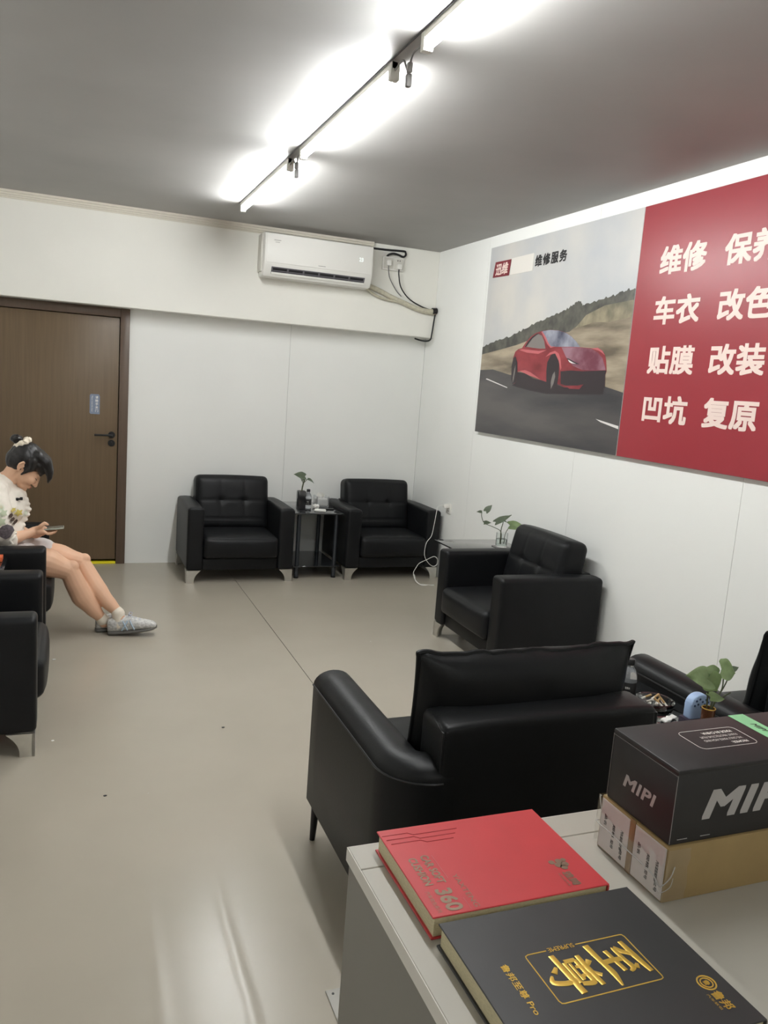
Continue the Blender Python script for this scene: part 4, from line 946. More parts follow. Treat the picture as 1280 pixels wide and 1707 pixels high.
# ------------------------------------------------------------------ ashtray table between the sofas
bottle('clear bottle with black label beside the sofa pillow near the ashtray', 1.905, 2.245, 0.55, 0.98)
at = thing('glass_ashtray', 'clear glass ashtray full of cigarette ends on the narrow table', 'ashtray', (1.955, 2.155, 0.55))
obj('bowl', lathe([(0, 0), (0.055, 0), (0.066, 0.008), (0.070, 0.034), (0.066, 0.036), (0.060, 0.033), (0.052, 0.012), (0, 0.010)], 26, (1.955, 2.155, 0.55)), M_glass, at, world=True)
for k in range(9):
    a = k * 2.4; r0 = 0.012 + 0.0045 * k
    c0 = Vector((1.955 + r0 * math.cos(a), 2.155 + r0 * math.sin(a), 0.572 + 0.0035 * (k % 4)))
    dv = Vector((math.cos(a * 1.7 + 0.5), math.sin(a * 1.7 + 0.5), 0.35 + 0.25 * ((k * 7) % 3))).normalized()
    t = thing('cigarette_end', 'stubbed cigarette end lying in the glass ashtray', 'cigarette', tuple(c0), group='cigarette ends in the glass ashtray')
    L1, L2 = 0.016, 0.024
    obj('paper', tube([-dv * L1, Vector((0, 0, 0))], 0.0038, 8), M_butt_w, t)
    obj('filter', tube([Vector((0, 0, 0)), dv * L2], 0.0039, 8), M_butt_o if k % 3 != 1 else M_butt_w, t)
o = obj('white_wrapper', soft(0.075, 0.022, 0.008, 0.003, 0.006, lambda p, q: p + Vector((0, 0.006 * mnoise.noise(p * 40), 0.005 * mnoise.noise(p * 60))), M=Matrix.Translation((1.935, 2.055, 0.556)) @ Matrix.Rotation(0.4, 4, 'Z')), M_tissue)
tag(set_origin(o, (1.935, 2.055, 0.55)), 'folded white paper scrap in front of the glass ashtray', 'paper')
# pothos in a small amber cup, and the blue case behind it
px_, py_ = 1.993, 1.942
v = thing('potted_plant', 'pothos cuttings in a small amber glass cup behind the black box', 'plant', (px_, py_, 0.55))
obj('cup', lathe([(0, 0), (0.019, 0), (0.020, 0.004), (0.0225, 0.088), (0.0205, 0.088), (0.018, 0.006), (0, 0.005)], 22, (px_, py_, 0.55)), M_amber, v, world=True)
obj('cup_rim', tube([(px_ + 0.0215 * math.cos(a * math.pi / 11), py_ + 0.0215 * math.sin(a * math.pi / 11), 0.638) for a in range(22)], 0.0018, 6, closed=True), M_gold, v, world=True)
stem(v, [(px_ - 0.006, py_, 0.57), (px_ - 0.010, py_, 0.65), (px_ - 0.014, py_, 0.70), (px_ - 0.022, py_, 0.745)], 0.0028)
stem(v, [(px_ + 0.004, py_, 0.57), (px_ + 0.010, py_, 0.66), (px_ + 0.024, py_ + 0.002, 0.70), (px_ + 0.016, py_ + 0.004, 0.760)])
stem(v, [(px_ + 0.006, py_, 0.58), (px_ + 0.02, py_ + 0.004, 0.645), (px_ + 0.052, py_ + 0.006, 0.70), (px_ + 0.046, py_ + 0.006, 0.765)])
stem(v, [(px_ + 0.008, py_, 0.60), (px_ + 0.03, py_ + 0.005, 0.655), (px_ + 0.066, py_ + 0.006, 0.72), (px_ + 0.076, py_ + 0.006, 0.768)])
stem(v, [(px_ + 0.004, py_, 0.60), (px_ + 0.020, py_ - 0.004, 0.66), (px_ + 0.045, py_ - 0.008, 0.676), (px_ + 0.074, py_ - 0.010, 0.690)])
add_leaf(v, (px_ - 0.020, py_ - 0.012, 0.745), (-0.92, -0.1, 0.25), (0.15, -0.85, 0.55), 0.108, 0.078, M_leaf, 0.1)
add_leaf(v, (px_ - 0.036, py_ - 0.016, 0.752), (0.6, -0.25, -0.72), (-0.25, -0.85, 0.1), 0.062, 0.075, M_leaf, 0.15)
add_leaf(v, (px_ + 0.014, py_ - 0.006, 0.758), (-0.85, 0.1, 0.35), (0.2, -0.75, 0.6), 0.058, 0.052, M_leaf, 0.1)
add_leaf(v, (px_ + 0.022, py_ - 0.008, 0.776), (0.92, -0.25, -0.15), (0.1, -0.85, 0.45), 0.062, 0.075, M_leaf, 0.25)
add_leaf(v, (px_ + 0.074, py_ + 0.004, 0.764), (0.9, -0.1, 0.3), (-0.2, -0.7, 0.7), 0.036, 0.022, M_leafd, 0.1)
add_leaf(v, (px_ - 0.012, py_ - 0.012, 0.682), (0.95, -0.15, 0.02), (0, -0.5, 0.85), 0.060, 0.042, M_leaf, 0.2)
bc = thing('blue_case', 'light blue rounded plastic case with dark dots behind the amber cup', 'case', (2.005, 2.01, 0.55))
poly = [(-0.043, 0.0), (0.043, 0.0), (0.043, 0.050)] + [(0.043 * math.cos(a * math.pi / 12), 0.050 + 0.040 * math.sin(a * math.pi / 12)) for a in range(1, 12)] + [(-0.043, 0.050)]
obj('shell', prism(poly, frame((2.005, 2.025, 0.575), (1, 0, 0), (0, 0, 1)), 0.038, 0.010, 3), M_blue, bc, world=True)
obj('base', box(1.953, 2.057, 1.983, 2.032, 0.55, 0.580, 0.006, 2), mat('dark_violet_plastic', rgb(48, 40, 56), 0.4), bc, world=True)
for (dx, dz) in ((-0.022, 0.068), (-0.008, 0.074), (0.004, 0.064), (-0.014, 0.056), (0.018, 0.070), (0.014, 0.054), (-0.028, 0.052), (0.028, 0.060), (0.0, 0.046)):
    obj('dot', xform(lathe([(0, 0), (0.004, 0), (0.004, 0.001), (0, 0.001)], 10), frame((2.005 + dx, 1.9872, 0.575 + dz), (1, 0, 0), (0, 0, 1))), M_bluedot, bc, world=True)

# ------------------------------------------------------------------ left table item
o = obj('orange_packet', box(-0.445, -0.325, 4.545, 4.625, 0.55, 0.574, 0.003, 2), M_orange)
tag(set_origin(o, (-0.385, 4.585, 0.55)), 'orange packet on the side table at the left edge', 'packet')

# ------------------------------------------------------------------ wall socket with white charging cable
ws = thing('wall_socket', 'white wall socket low on the right wall by the corner armchair', 'socket', (XR, 6.02, 0.62))
obj('plate', box(2.990, 3.0, 5.975, 6.061, 0.585, 0.671, 0.003, 2), M_white, ws, world=True)
for yy in (6.008, 6.028): obj('pin_hole', box(2.9885, 2.9905, yy - 0.002, yy + 0.002, 0.602, 0.613), M_dark, ws, world=True, smooth=0)
ch = thing('charging_cable', 'white phone charger with its cable looping down to the floor', 'cable', (2.95, 6.02, 0.65))
obj('adapter', box(2.945, 2.990, 5.998, 6.038, 0.632, 0.664, 0.006, 2), M_white, ch, world=True)
obj('strain_relief', tube([(2.946, 6.018, 0.65), (2.915, 6.01, 0.653)], [0.006, 0.0035], 8), M_white, ch, world=True)
cp_ = [(2.916, 6.010, 0.653), (2.878, 5.985, 0.650), (2.860, 5.965, 0.625), (2.848, 5.95, 0.586), (2.836, 5.95, 0.484), (2.821, 5.95, 0.403), (2.782, 5.95, 0.347), (2.771, 5.95, 0.26), (2.790, 5.953, 0.204), (2.833, 5.953, 0.157), (2.867, 5.95, 0.143), (2.893, 5.945, 0.161), (2.895, 5.94, 0.197), (2.859, 5.937, 0.231), (2.790, 5.937, 0.204), (2.727, 5.94, 0.173), (2.702, 5.94, 0.138), (2.681, 5.94, 0.097), (2.688, 5.935, 0.062), (2.702, 5.925, 0.03), (2.728, 5.90, 0.006), (2.757, 5.885, 0.004), (2.79, 5.87, 0.004), (2.828, 5.861, 0.004)]
obj('cord', tube(smooth_pts(cp_, 5), 0.0026, 7), M_white, ch, world=True)
obj('cord', tube(smooth_pts([(2.690, 5.935, 0.055), (2.700, 5.915, 0.022), (2.730, 5.88, 0.004), (2.762, 5.862, 0.004), (2.79, 5.872, 0.004)], 5), 0.0026, 7), M_white, ch, world=True)
obj('splitter', tube([(2.684, 5.938, 0.078), (2.694, 5.932, 0.046)], 0.0065, 10), M_white, ch, world=True)
obj('connector', box(2.815, 2.842, 5.855, 5.866, 0.0, 0.007, 0.002, 2), M_white, ch, world=True)

# ------------------------------------------------------------------ floor plate and crumbs
fp = thing('floor_plate', 'small metal floor plate beside the desk foot', 'plate', (0.715, 1.745, 0.0))
obj('plate', box(0.655, 0.775, 1.69, 1.805, 0.0, 0.004, 0.0015, 1), M_steelplate, fp, world=True)
for sx_, sy_ in ((0.672, 1.788), (0.758, 1.788), (0.672, 1.707), (0.758, 1.707)):
    obj('screw', lathe([(0, 0), (0.004, 0), (0.0035, 0.0015), (0, 0.002)], 10, (sx_, sy_, 0.0038)), M_black, fp, world=True)
for (x, y, m, lab, s) in ((-0.067, 4.531, M_tissue, 'tiny white scrap on the floor by the side table at left', 0.007), (-0.054, 3.508, M_tissue, 'tiny white scrap on the floor by the nearest left armchair', 0.005),
                          (0.676, 3.491, M_dark, 'tiny dark crumb on the open floor left of the sofa arm', 0.006), (0.14, 2.984, M_dark, 'tiny dark crumb on the open floor nearest the camera', 0.005)):
    b = bmesh.new(); bmesh.ops.create_icosphere(b, subdivisions=1, radius=1)
    for vtx in b.verts: vtx.co = Vector((vtx.co.x * s * 1.3, vtx.co.y * s, (vtx.co.z + 0.9) * s * 0.35)) * (1 + 0.3 * random.random())
    o = obj('floor_crumb', b, m); o.location = (x, y, 0); tag(o, lab, 'crumb')

# ------------------------------------------------------------------ the seated woman
PY = 5.06
wm = thing('person', 'seated woman in a white floral blouse and pale shorts looking down at a phone', 'person', (-0.45, PY, 0.0))
CH = Vector((-0.233, PY, 1.008)); pitch = math.radians(42)
HF = Vector((math.cos(pitch), 0, -math.sin(pitch))); HU = Vector((math.sin(pitch), 0, math.cos(pitch))); HL = Vector((0, 1, 0))
HM = Matrix((HF, HL, HU)).transposed().to_4x4()
def hp(f, l, u): return CH + HF * f + HL * l + HU * u
def hell(f, l, u, rf, rl, ru, seg=20): return ell(hp(f, l, u), (rf, rl, ru), HM, seg)
def hl(pts): return limb([(*hp(p[0], p[1], p[2]), p[3]) for p in pts], 10)
S = []
# head
S += [hell(-0.012, 0, 0.02, 0.096, 0.074, 0.094), hell(0.034, 0, -0.038, 0.066, 0.060, 0.074), hell(0.045, 0, -0.020, 0.058, 0.056, 0.05), hell(0.062, 0, -0.098, 0.034, 0.032, 0.028)]
S += [hl([(0.098, 0, -0.008, 0.008), (0.110, 0, -0.040, 0.010), (0.116, 0, -0.058, 0.0115)]), hell(0.105, 0.011, -0.060, 0.010, 0.008, 0.007, 12), hell(0.105, -0.011, -0.060, 0.010, 0.008, 0.007, 12)]
S += [hell(0.098, 0, -0.080, 0.010, 0.019, 0.006, 12), hell(0.096, 0, -0.091, 0.010, 0.017, 0.006, 12), hell(0.088, 0, -0.113, 0.014, 0.018, 0.012, 12)]
for s in (-1, 1):
    S += [hell(0.072, s * 0.036, -0.045, 0.030, 0.024, 0.026, 14), hell(0.086, s * 0.030, 0.004, 0.016, 0.026, 0.010, 12), hell(0.084, s * 0.030, -0.016, 0.012, 0.016, 0.011, 12)]
    S += [hl([(-0.012, s * 0.073, 0.012, 0.007), (-0.026, s * 0.083, 0.010, 0.007), (-0.034, s * 0.085, -0.010, 0.007), (-0.028, s * 0.081, -0.030, 0.007), (-0.014, s * 0.073, -0.042, 0.008)]), hell(-0.018, s * 0.074, -0.012, 0.014, 0.006, 0.022, 12)]
# neck and upper torso
S.append(limb([(*hp(-0.02, 0, -0.05), 0.055), (-0.318, PY, 0.935, 0.052), (-0.375, PY, 0.885, 0.062)]))
S.append(limb([(-0.39, PY - 0.10, 0.865, 0.06), (-0.38, PY, 0.87, 0.07), (-0.39, PY + 0.10, 0.865, 0.06)]))
S.append(limb([(-0.385, PY, 0.84, 0.10), (-0.44, PY, 0.66, 0.11), (-0.49, PY, 0.50, 0.125)], 18))
# right arm (camera side), hand under the phone
S.append(limb([(-0.385, PY - 0.155, 0.835, 0.048), (-0.375, PY - 0.20, 0.72, 0.042), (-0.345, PY - 0.20, 0.615, 0.037)]))
S.append(limb([(-0.345, PY - 0.20, 0.612, 0.037), (-0.285, PY - 0.155, 0.605, 0.035), (-0.215, PY - 0.10, 0.622, 0.026), (-0.188, PY - 0.085, 0.632, 0.024)]))
# left arm, forearm across the lap
S.append(limb([(-0.385, PY + 0.155, 0.835, 0.048), (-0.375, PY + 0.20, 0.72, 0.042), (-0.345, PY + 0.19, 0.615, 0.037)]))
S.append(limb([(-0.345, PY + 0.19, 0.612, 0.037), (-0.28, PY + 0.12, 0.600, 0.032), (-0.215, PY + 0.03, 0.592, 0.024)]))
HX, HY, HZ = -0.150, PY - 0.075, 0.640
S.append(limb([(-0.190, PY - 0.085, 0.633, 0.024), (-0.165, HY, 0.636, 0.027), (-0.138, HY + 0.004, 0.638, 0.024)]))
S.append(limb([(-0.165, HY - 0.018, 0.634, 0.02), (-0.138, HY - 0.022, 0.633, 0.017)])); S.append(limb([(-0.165, HY + 0.022, 0.634, 0.02), (-0.138, HY + 0.026, 0.634, 0.017)]))
# four fingers curled under and round the phone's far edge, thumb over the near edge
for i, (dy_, L_) in enumerate(((-0.030, 0.8), (-0.011, 0.95), (0.009, 1.0), (0.029, 0.92))):
    x0_ = -0.135
    S.append(limb([(x0_, HY + dy_, 0.630, 0.0095), (x0_ + 0.030 * L_, HY + dy_ * 1.05, 0.619, 0.009), (x0_ + 0.054 * L_, HY + dy_ * 1.08, 0.623, 0.0082), (x0_ + 0.068 * L_, HY + dy_ * 1.08, 0.6305, 0.0072)], 8))
S.append(limb([(-0.168, HY - 0.022, 0.648, 0.015), (-0.150, HY - 0.038, 0.668, 0.0125), (-0.132, HY - 0.034, 0.684, 0.011), (-0.116, HY - 0.020, 0.672, 0.009)], 8))
# left hand supporting below
S.append(limb([(-0.215, PY + 0.03, 0.592, 0.024), (-0.180, PY + 0.0, 0.597, 0.026), (-0.165, PY - 0.01, 0.600, 0.022)]))
for k, (dx_, dy_) in enumerate(((0.040, 0.020), (0.045, 0.002), (0.043, -0.016), (0.036, -0.033))):
    S.append(limb([(-0.165, PY - 0.008 + dy_ * 0.5, 0.600, 0.0095), (-0.165 + dx_ * 0.6, PY - 0.01 + dy_, 0.602, 0.0085), (-0.165 + dx_, PY - 0.012 + dy_, 0.610, 0.007)], 8))
S.append(limb([(-0.185, PY + 0.02, 0.605, 0.012), (-0.160, PY + 0.04, 0.615, 0.010), (-0.140, PY + 0.042, 0.618, 0.008)], 8))
# legs: right (near) and left (far), ankles crossed, stretched forward
RK = Vector((0.005, 4.955, 0.402)); LK = Vector((0.072, 5.085, 0.418))
S.append(limb([(-0.47, 4.985, 0.475, 0.112), (-0.28, 4.975, 0.468, 0.102), (-0.11, 4.965, 0.443, 0.085), (RK.x - 0.02, RK.y, RK.z + 0.002, 0.060)], 16))
S.append(limb([(RK.x, RK.y, RK.z, 0.054), (0.040, 4.957, 0.318, 0.060), (0.078, 4.962, 0.235, 0.062), (0.136, 4.970, 0.160, 0.047), (0.196, 4.978, 0.085, 0.030), (0.207, 4.980, 0.06, 0.030)], 16))
S.append(ell((0.022, 4.953, 0.42), (0.04, 0.042, 0.04)))
S.append(limb([(-0.47, 5.135, 0.478, 0.112), (-0.26, 5.125, 0.474, 0.100), (-0.06, 5.105, 0.448, 0.080), (LK.x - 0.02, LK.y, LK.z + 0.004, 0.058)], 16))
S.append(limb([(LK.x, LK.y, LK.z, 0.052), (0.112, 5.055, 0.345, 0.057), (0.160, 5.015, 0.270, 0.058), (0.222, 4.968, 0.200, 0.044), (0.292, 4.925, 0.130, 0.029), (0.300, 4.918, 0.09, 0.030)], 16))
S.append(ell((0.090, 5.083, 0.435), (0.038, 0.042, 0.038)))
body = obj('body', fuse(S, 0.0042, 4, 0.5), M_skin, wm, world=True, smooth=0)
for p in body.data.polygons: p.use_smooth = True
tag(body, 'bare legs and forearms, face bowed in profile')
# face details
for s in (-1, 1):
    obj('eyebrow', hl([(0.098, s * 0.012, 0.008, 0.0028), (0.100, s * 0.028, 0.013, 0.0034), (0.088, s * 0.046, 0.010, 0.0022)]), M_brow, wm, world=True)
    obj('eyelash_line', hl([(0.0925, s * 0.015, -0.022, 0.0018), (0.0965, s * 0.030, -0.026, 0.0024), (0.0865, s * 0.044, -0.021, 0.0022)]), M_brow, wm, world=True)
obj('lips', fuse([hell(0.1055, 0, -0.080, 0.0055, 0.017, 0.0045, 14), hell(0.104, 0, -0.0895, 0.0055, 0.015, 0.0045, 14)], 0.0016, 2), M_lip, wm, world=True, smooth=80)
# hair: cap, fringe hanging forward, bun with scrunchie
H = [hell(-0.022, 0, 0.034, 0.105, 0.086, 0.092), hell(-0.045, 0, 0.0, 0.078, 0.080, 0.078), hell(0.030, 0, 0.068, 0.070, 0.074, 0.055)]
for s in (-1, 1):
    H.append(hl([(0.01, s * 0.066, 0.050, 0.028), (0.030, s * 0.068, 0.015, 0.022), (0.022, s * 0.066, -0.018, 0.012), (0.014, s * 0.064, -0.052, 0.006)]))
    H.append(hl([(0.05, s * 0.055, 0.05, 0.03), (0.085, s * 0.050, 0.030, 0.020), (0.092, s * 0.046, 0.012, 0.010)]))
for k in range(7):
    yy = PY - 0.057 + 0.019 * k; e_ = 1 - abs(k - 3) / 3 * 0.35
    H.append(limb([(-0.165, yy, 1.065, 0.034), (-0.128, yy, 1.030, 0.031), (-0.109, yy * 1.0, 0.975, 0.023), (-0.108, yy, 0.935 + 0.012 * (1 - e_) * 3, 0.016), (-0.116, yy, 0.908 + 0.03 * (1 - e_), 0.008)], 10))
hair = obj('hair', wrinkle(fuse(H, 0.0045, 3), 40, 0.003, (1, 1, 0.4)), M_hair, wm, world=True, smooth=80)
bc_ = hp(-0.128, 0, 0.072)
bun = obj('hair_bun', wrinkle(fuse([ell(bc_ + Vector((-0.006, 0, 0.010)), (0.034, 0.036, 0.026)), ell(bc_ + Vector((0.01, 0, -0.012)), (0.022, 0.026, 0.028))], 0.004, 2), 50, 0.006), M_hair, wm, world=True, smooth=80)
sc_c = hp(-0.100, 0, 0.080)
ring = [sc_c + HM.to_3x3() @ Vector((0.010 * math.sin(a) + 0.006 * math.sin(5 * a), 0.036 * math.cos(a), 0.034 * math.sin(a))) for a in [k * 2 * math.pi / 28 for k in range(28)]]
obj('scrunchie', tube(ring, [0.0165 + 0.005 * math.sin(k * 2.3) for k in range(28)], 8, closed=True), M_scrunchie, wm, world=True)
# blouse: loose body, puffed sleeves, frilled front
def blouse_mat():
    m = mat('floral_blouse', rgb(232, 224, 212), 0.8, bump=(30, 0.35, 0.006)); nt = m.node_tree; p = nt.nodes['Principled BSDF']
    tc = nt.nodes.new('ShaderNodeTexCoord'); mp = nt.nodes.new('ShaderNodeMapping'); nt.links.new(tc.outputs['Object'], mp.inputs[0])
    vo = nt.nodes.new('ShaderNodeTexVoronoi'); vo.inputs['Scale'].default_value = 15; nt.links.new(mp.outputs[0], vo.inputs['Vector'])
    no = nt.nodes.new('ShaderNodeTexNoise'); no.inputs['Scale'].default_value = 8; no.inputs['Detail'].default_value = 3; nt.links.new(mp.outputs[0], no.inputs['Vector'])
    cr = nt.nodes.new('ShaderNodeValToRGB'); e = cr.color_ramp.elements
    e[0].position = 0.0; e[0].color = rgb(190, 172, 96); e[1].position = 0.42; e[1].color = rgb(232, 224, 212)
    x = e.new(0.16); x.color = rgb(170, 176, 142); x = e.new(0.27); x.color = rgb(206, 212, 192)
    nt.links.new(vo.outputs['Distance'], cr.inputs['Fac'])
    ms = nt.nodes.new('ShaderNodeMapRange'); ms.inputs['From Min'].default_value = 0.48; ms.inputs['From Max'].default_value = 0.56; nt.links.new(no.outputs['Fac'], ms.inputs['Value'])
    # flowers only below the chest
    sp = nt.nodes.new('ShaderNodeSeparateXYZ'); nt.links.new(tc.outputs['Object'], sp.inputs[0])
    mz = nt.nodes.new('ShaderNodeMapRange'); mz.inputs['From Min'].default_value = 0.83; mz.inputs['From Max'].default_value = 0.78; nt.links.new(sp.outputs['Z'], mz.inputs['Value'])
    mu = nt.nodes.new('ShaderNodeMath'); mu.operation = 'MULTIPLY'; nt.links.new(ms.outputs[0], mu.inputs[0]); nt.links.new(mz.outputs[0], mu.inputs[1])
    mx = nt.nodes.new('ShaderNodeMix'); mx.data_type = 'RGBA'; mx.inputs['A'].default_value = rgb(232, 224, 212)
    nt.links.new(mu.outputs[0], mx.inputs['Factor']); nt.links.new(cr.outputs[0], mx.inputs['B']); nt.links.new(mx.outputs['Result'], p.inputs['Base Color'])
    return m
B_ = [limb([(-0.50, PY, 0.53, 0.150), (-0.44, PY, 0.68, 0.150), (-0.385, PY, 0.80, 0.135), (-0.375, PY, 0.86, 0.10)], 20),
      limb([(-0.345, PY - 0.06, 0.76, 0.115), (-0.335, PY + 0.06, 0.76, 0.115)], 18), limb([(-0.355, PY - 0.05, 0.64, 0.115), (-0.355, PY + 0.05, 0.64, 0.115)], 18),
      limb([(-0.395, PY - 0.145, 0.865, 0.070), (-0.385, PY, 0.868, 0.085), (-0.395, PY + 0.145, 0.865, 0.070)]),
      limb([(-0.30, PY - 0.05, 0.82, 0.065), (-0.30, PY + 0.05, 0.82, 0.065)])]
for s in (-1, 1):
    B_.append(limb([(-0.39, PY + s * 0.155, 0.835, 0.074), (-0.375, PY + s * 0.205, 0.73, 0.080), (-0.35, PY + s * 0.20, 0.640, 0.070), (-0.315, PY + s * 0.19, 0.603, 0.052)], 16))
for k in range(7):
    B_.append(ell((-0.218 - 0.010 * abs(k - 2), PY - 0.045 - 0.004 * k, 0.815 - 0.030 * k), (0.020, 0.020, 0.014), None, 10))
bl = obj('blouse', wrinkle(wrinkle(fuse(B_, 0.006, 4), 14, 0.010), 40, 0.0018), blouse_mat(), wm, world=True, smooth=0)
for p in bl.data.polygons: p.use_smooth = True
# frill on the cuff, bow clip, dark printed patch on the near side
def on_blouse(x, z):
    """nearest blouse surface point on the camera side (-y) at a given x, z (world)"""
    off = root_loc(bl); best = None
    for v_ in bl.data.vertices:
        c = v_.co + off
        if (c.x - x) ** 2 + (c.z - z) ** 2 < 0.012 ** 2 and (best is None or c.y < best.y): best = c
    return best.y if best else PY - 0.2
def patch(name, cx, cz, poly, m, par=None, lift=0.003):
    b = bmesh.new(); n = len(poly)
    c0 = b.verts.new((cx, on_blouse(cx, cz) - lift, cz)); ring = []; mid = []
    for (dx, dz) in poly:
        mid.append(b.verts.new((cx + dx * 0.5, on_blouse(cx + dx * 0.5, cz + dz * 0.5) - lift, cz + dz * 0.5)))
        ring.append(b.verts.new((cx + dx, on_blouse(cx + dx, cz + dz) - lift * 0.7, cz + dz)))
    for i in range(n):
        j = (i + 1) % n; b.faces.new((c0, mid[i], mid[j])); b.faces.new((mid[i], ring[i], ring[j], mid[j]))
    return obj(name, b, m, par or bl, world=True, smooth=80)
M_patch = mat('dark_sequin_print', rgb(96, 88, 92), 0.6, noise=(90, 0.4))
patch('printed_patch', -0.322, 0.662, [(-0.045, 0.008), (-0.02, 0.036), (0.005, 0.045), (0.03, 0.030), (0.04, 0.005), (0.02, -0.030), (-0.005, -0.040), (-0.03, -0.025)], M_patch)
M_yel = mat('yellow_petal', rgb(196, 178, 96), 0.8); M_gre = mat('green_petal', rgb(186, 194, 166), 0.8); M_drk = mat('dark_stalk', rgb(70, 54, 44), 0.8)
for (cx, cz, r_, m) in ((-0.265, 0.752, 0.024, M_yel), (-0.335, 0.768, 0.022, M_gre), (-0.345, 0.722, 0.028, M_gre), (-0.385, 0.742, 0.030, M_gre), (-0.29, 0.775, 0.014, M_yel)):
    patch('printed_flower', cx, cz, [(r_ * (1.0 if k % 2 else 0.55) * math.cos(k * math.pi / 5), r_ * (1.0 if k % 2 else 0.55) * math.sin(k * math.pi / 5)) for k in range(10)], m)
for (cx, cz) in ((-0.300, 0.750), (-0.292, 0.728), (-0.280, 0.705)):
    patch('printed_stalk', cx, cz, [(0.010 * math.cos(k * math.pi / 3), 0.012 * math.sin(k * math.pi / 3)) for k in range(6)], M_drk)
yb = on_blouse(-0.265, 0.825)
obj('clip', box(-0.282, -0.268, yb - 0.012, yb + 0.002, 0.816, 0.832, 0.003, 2, box(-0.262, -0.246, yb - 0.012, yb + 0.002, 0.819, 0.836, 0.003, 2, box(-0.271, -0.258, yb - 0.010, yb + 0.002, 0.820, 0.830, 0.002, 1))), M_black, wm, world=True)
obj('cuff_frill', tube([Vector((-0.298, PY - 0.187, 0.598)) + Vector((0.012 * math.sin(a), 0.050 * math.cos(a), 0.042 * math.sin(a))) + Vector((0.008 * math.sin(a * 6), 0, 0)) for a in [k * 2 * math.pi / 30 for k in range(30)]], 0.0075, 7, closed=True), bl.data.materials[0], bl, world=True)
# shorts
sh = [limb([(-0.50, PY, 0.49, 0.165), (-0.42, PY, 0.50, 0.14)], 18)]
for yy, xe in ((4.98, -0.245), (5.13, -0.150)): sh.append(limb([(-0.46, yy, 0.475, 0.125), (-0.33, yy - 0.003, 0.473, 0.116), (xe, yy - 0.008, 0.463 if xe < -0.2 else 0.455, 0.106)], 16))
obj('shorts', wrinkle(fuse(sh, 0.006, 3), 20, 0.006), M_shorts, wm, world=True, smooth=80)
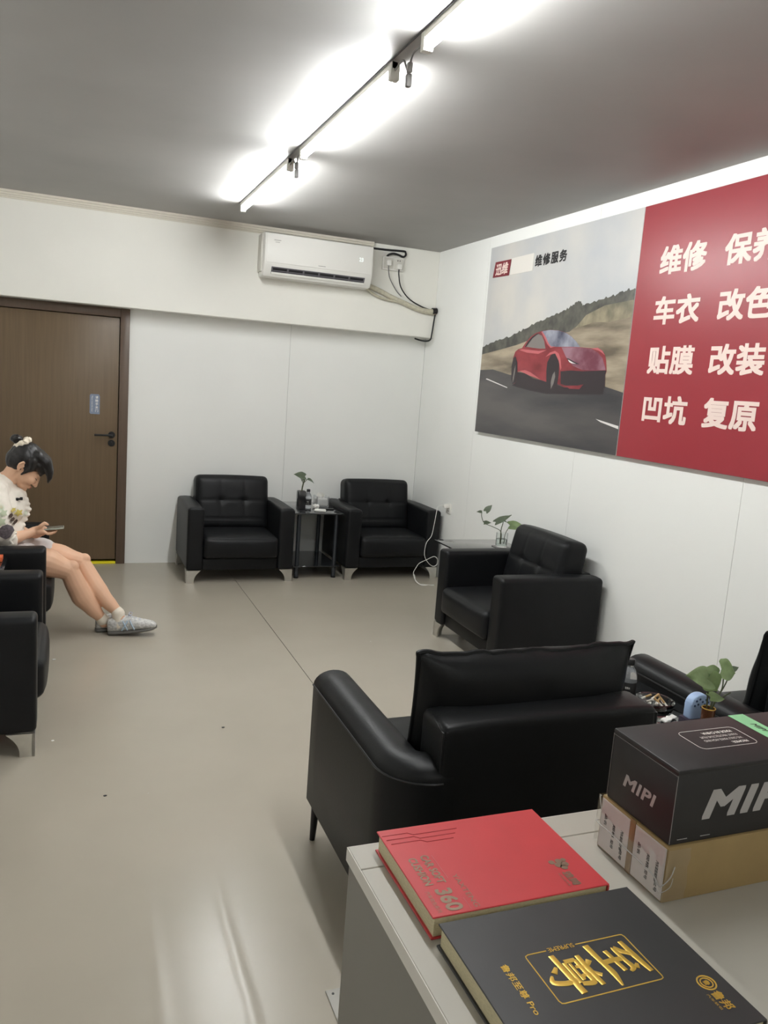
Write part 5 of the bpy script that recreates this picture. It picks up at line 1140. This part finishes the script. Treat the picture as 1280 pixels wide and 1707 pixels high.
# socks and sneakers
def shoe(heel, toe, toe_lift, ankle, shin_dir, side):
    hx_ = Vector(heel); tx = Vector(toe); ax = (tx - hx_); L = ax.length; ax.normalize()
    lat = Vector((0, 0, 1)).cross(ax).normalized(); upv = ax.cross(lat).normalized()
    M = Matrix((ax, lat, upv)).transposed().to_4x4(); M.translation = hx_
    def loft(sections, seg=16):
        b = bmesh.new(); rings = []
        for (x, hw, z0, z1, sq, cy) in sections:
            r = []
            for k in range(seg):
                a = 2 * math.pi * k / seg; c, s = math.cos(a), math.sin(a)
                yy = hw * math.copysign(abs(c) ** sq, c) + cy; zz = (z0 + z1) / 2 + (z1 - z0) / 2 * math.copysign(abs(s) ** sq, s)
                r.append(b.verts.new(M @ Vector((x * L, yy, zz))))
            rings.append(r)
        for A, B in zip(rings, rings[1:]):
            for k in range(seg): b.faces.new((A[k], A[(k + 1) % seg], B[(k + 1) % seg], B[k]))
        b.faces.new(rings[0]); b.faces.new(list(reversed(rings[-1])))
        return b
    root = thing('sneaker', side, 'shoe', tuple(hx_), group='grey sneakers of the seated woman')
    up_ = loft([(0.0, 0.018, 0.02, 0.075, 0.8, 0), (0.03, 0.032, 0.018, 0.098, 0.75, 0), (0.12, 0.037, 0.018, 0.104, 0.75, 0), (0.25, 0.039, 0.018, 0.102, 0.75, 0), (0.36, 0.040, 0.018, 0.106, 0.75, 0.001), (0.46, 0.041, 0.018, 0.104, 0.75, 0.001), (0.58, 0.043, 0.018, 0.090, 0.75, 0.002), (0.70, 0.045, 0.018, 0.076, 0.75, 0.003), (0.82, 0.044, 0.018, 0.066, 0.75, 0.004), (0.93, 0.035, 0.018, 0.054, 0.75, 0.004), (0.99, 0.018, 0.02, 0.040, 0.8, 0.004)])
    u_ = obj('upper', up_, M_shoe, root, world=True, smooth=60)
    sl = loft([(-0.01, 0.016, 0.002, 0.022, 0.6, 0), (0.02, 0.030, 0.0, 0.026, 0.55, 0), (0.12, 0.036, 0.0, 0.026, 0.55, 0), (0.35, 0.037, 0.0, 0.023, 0.55, 0.001), (0.60, 0.045, 0.0, 0.022, 0.55, 0.003), (0.80, 0.046, 0.003, 0.024, 0.55, 0.004), (0.93, 0.036, 0.008, 0.027, 0.55, 0.004), (1.0, 0.016, 0.014, 0.030, 0.6, 0.004)])
    obj('sole', sl, M_sole, root, world=True, smooth=60)
    for k in range(4):
        x = 0.44 + 0.075 * k; z = 0.1050 - 0.0085 * k
        obj('lace', tube(smooth_pts([M @ Vector((x * L, -0.022, z - 0.010)), M @ Vector(((x + 0.01) * L, 0, z + 0.003)), M @ Vector((x * L, 0.024, z - 0.010))], 4), 0.0028, 6), M_lace, root, world=True)
    for sgn in (-1, 1):
        obj('lace_loop', tube(smooth_pts([M @ Vector((0.47 * L, 0, 0.106)), M @ Vector((0.46 * L, sgn * 0.018, 0.121)), M @ Vector((0.51 * L, sgn * 0.030, 0.114)), M @ Vector((0.49 * L, sgn * 0.012, 0.104))], 4), 0.0026, 6), M_lace, root, world=True)
    for k, (xa, xb) in enumerate(((0.30, 0.44), (0.42, 0.34), (0.56, 0.48))):
        for sgn in (-1, 1):
            obj('side_stripe', tube(smooth_pts([M @ Vector((xa * L, sgn * 0.043, 0.028)), M @ Vector(((xa + xb) / 2 * L, sgn * 0.0435, 0.055)), M @ Vector((xb * L, sgn * 0.036, 0.086))], 4), 0.0042, 6), M_stripe, root, world=True)
    # sock
    a = Vector(ankle); sd = Vector(shin_dir).normalized(); base = M @ Vector((0.24 * L, 0, 0.055))
    so_ = limb([(*base, 0.040), (*(base.lerp(a, 0.6)), 0.037), (*(a), 0.038), (*(a + sd * 0.012), 0.0355)], 16)
    obj('sock', so_, M_sock, wm, world=True, smooth=70)
    return root
shoe((0.232, 4.935, 0.000), (0.512, 4.880, 0.034), 0.02, (0.286, 4.929, 0.132), (-0.55, 0.35, 0.75), 'grey mesh sneaker on the far foot, crossed in front with its toe raised')
shoe((0.160, 5.000, 0.0), (0.425, 5.045, 0.0), 0.0, (0.200, 4.979, 0.080), (-0.55, -0.08, 0.8), 'grey mesh sneaker on the rear foot, mostly hidden behind the other')
# phone in the right hand
phm = frame((-0.098, HY + 0.004, 0.6465), Vector((1, 0.0, 0.10)), (0, 1, 0))
ph = thing('smartphone', 'pale smartphone held in the seated woman\'s hand', 'phone', tuple(phm.translation))
obj('case', xform(box(-0.072, 0.072, -0.036, 0.036, -0.0045, 0.004, 0.003, 2), phm), M_phone, ph, world=True)
obj('screen', xform(box(-0.069, 0.069, -0.033, 0.033, 0.004, 0.0048), phm), M_screen, ph, world=True)
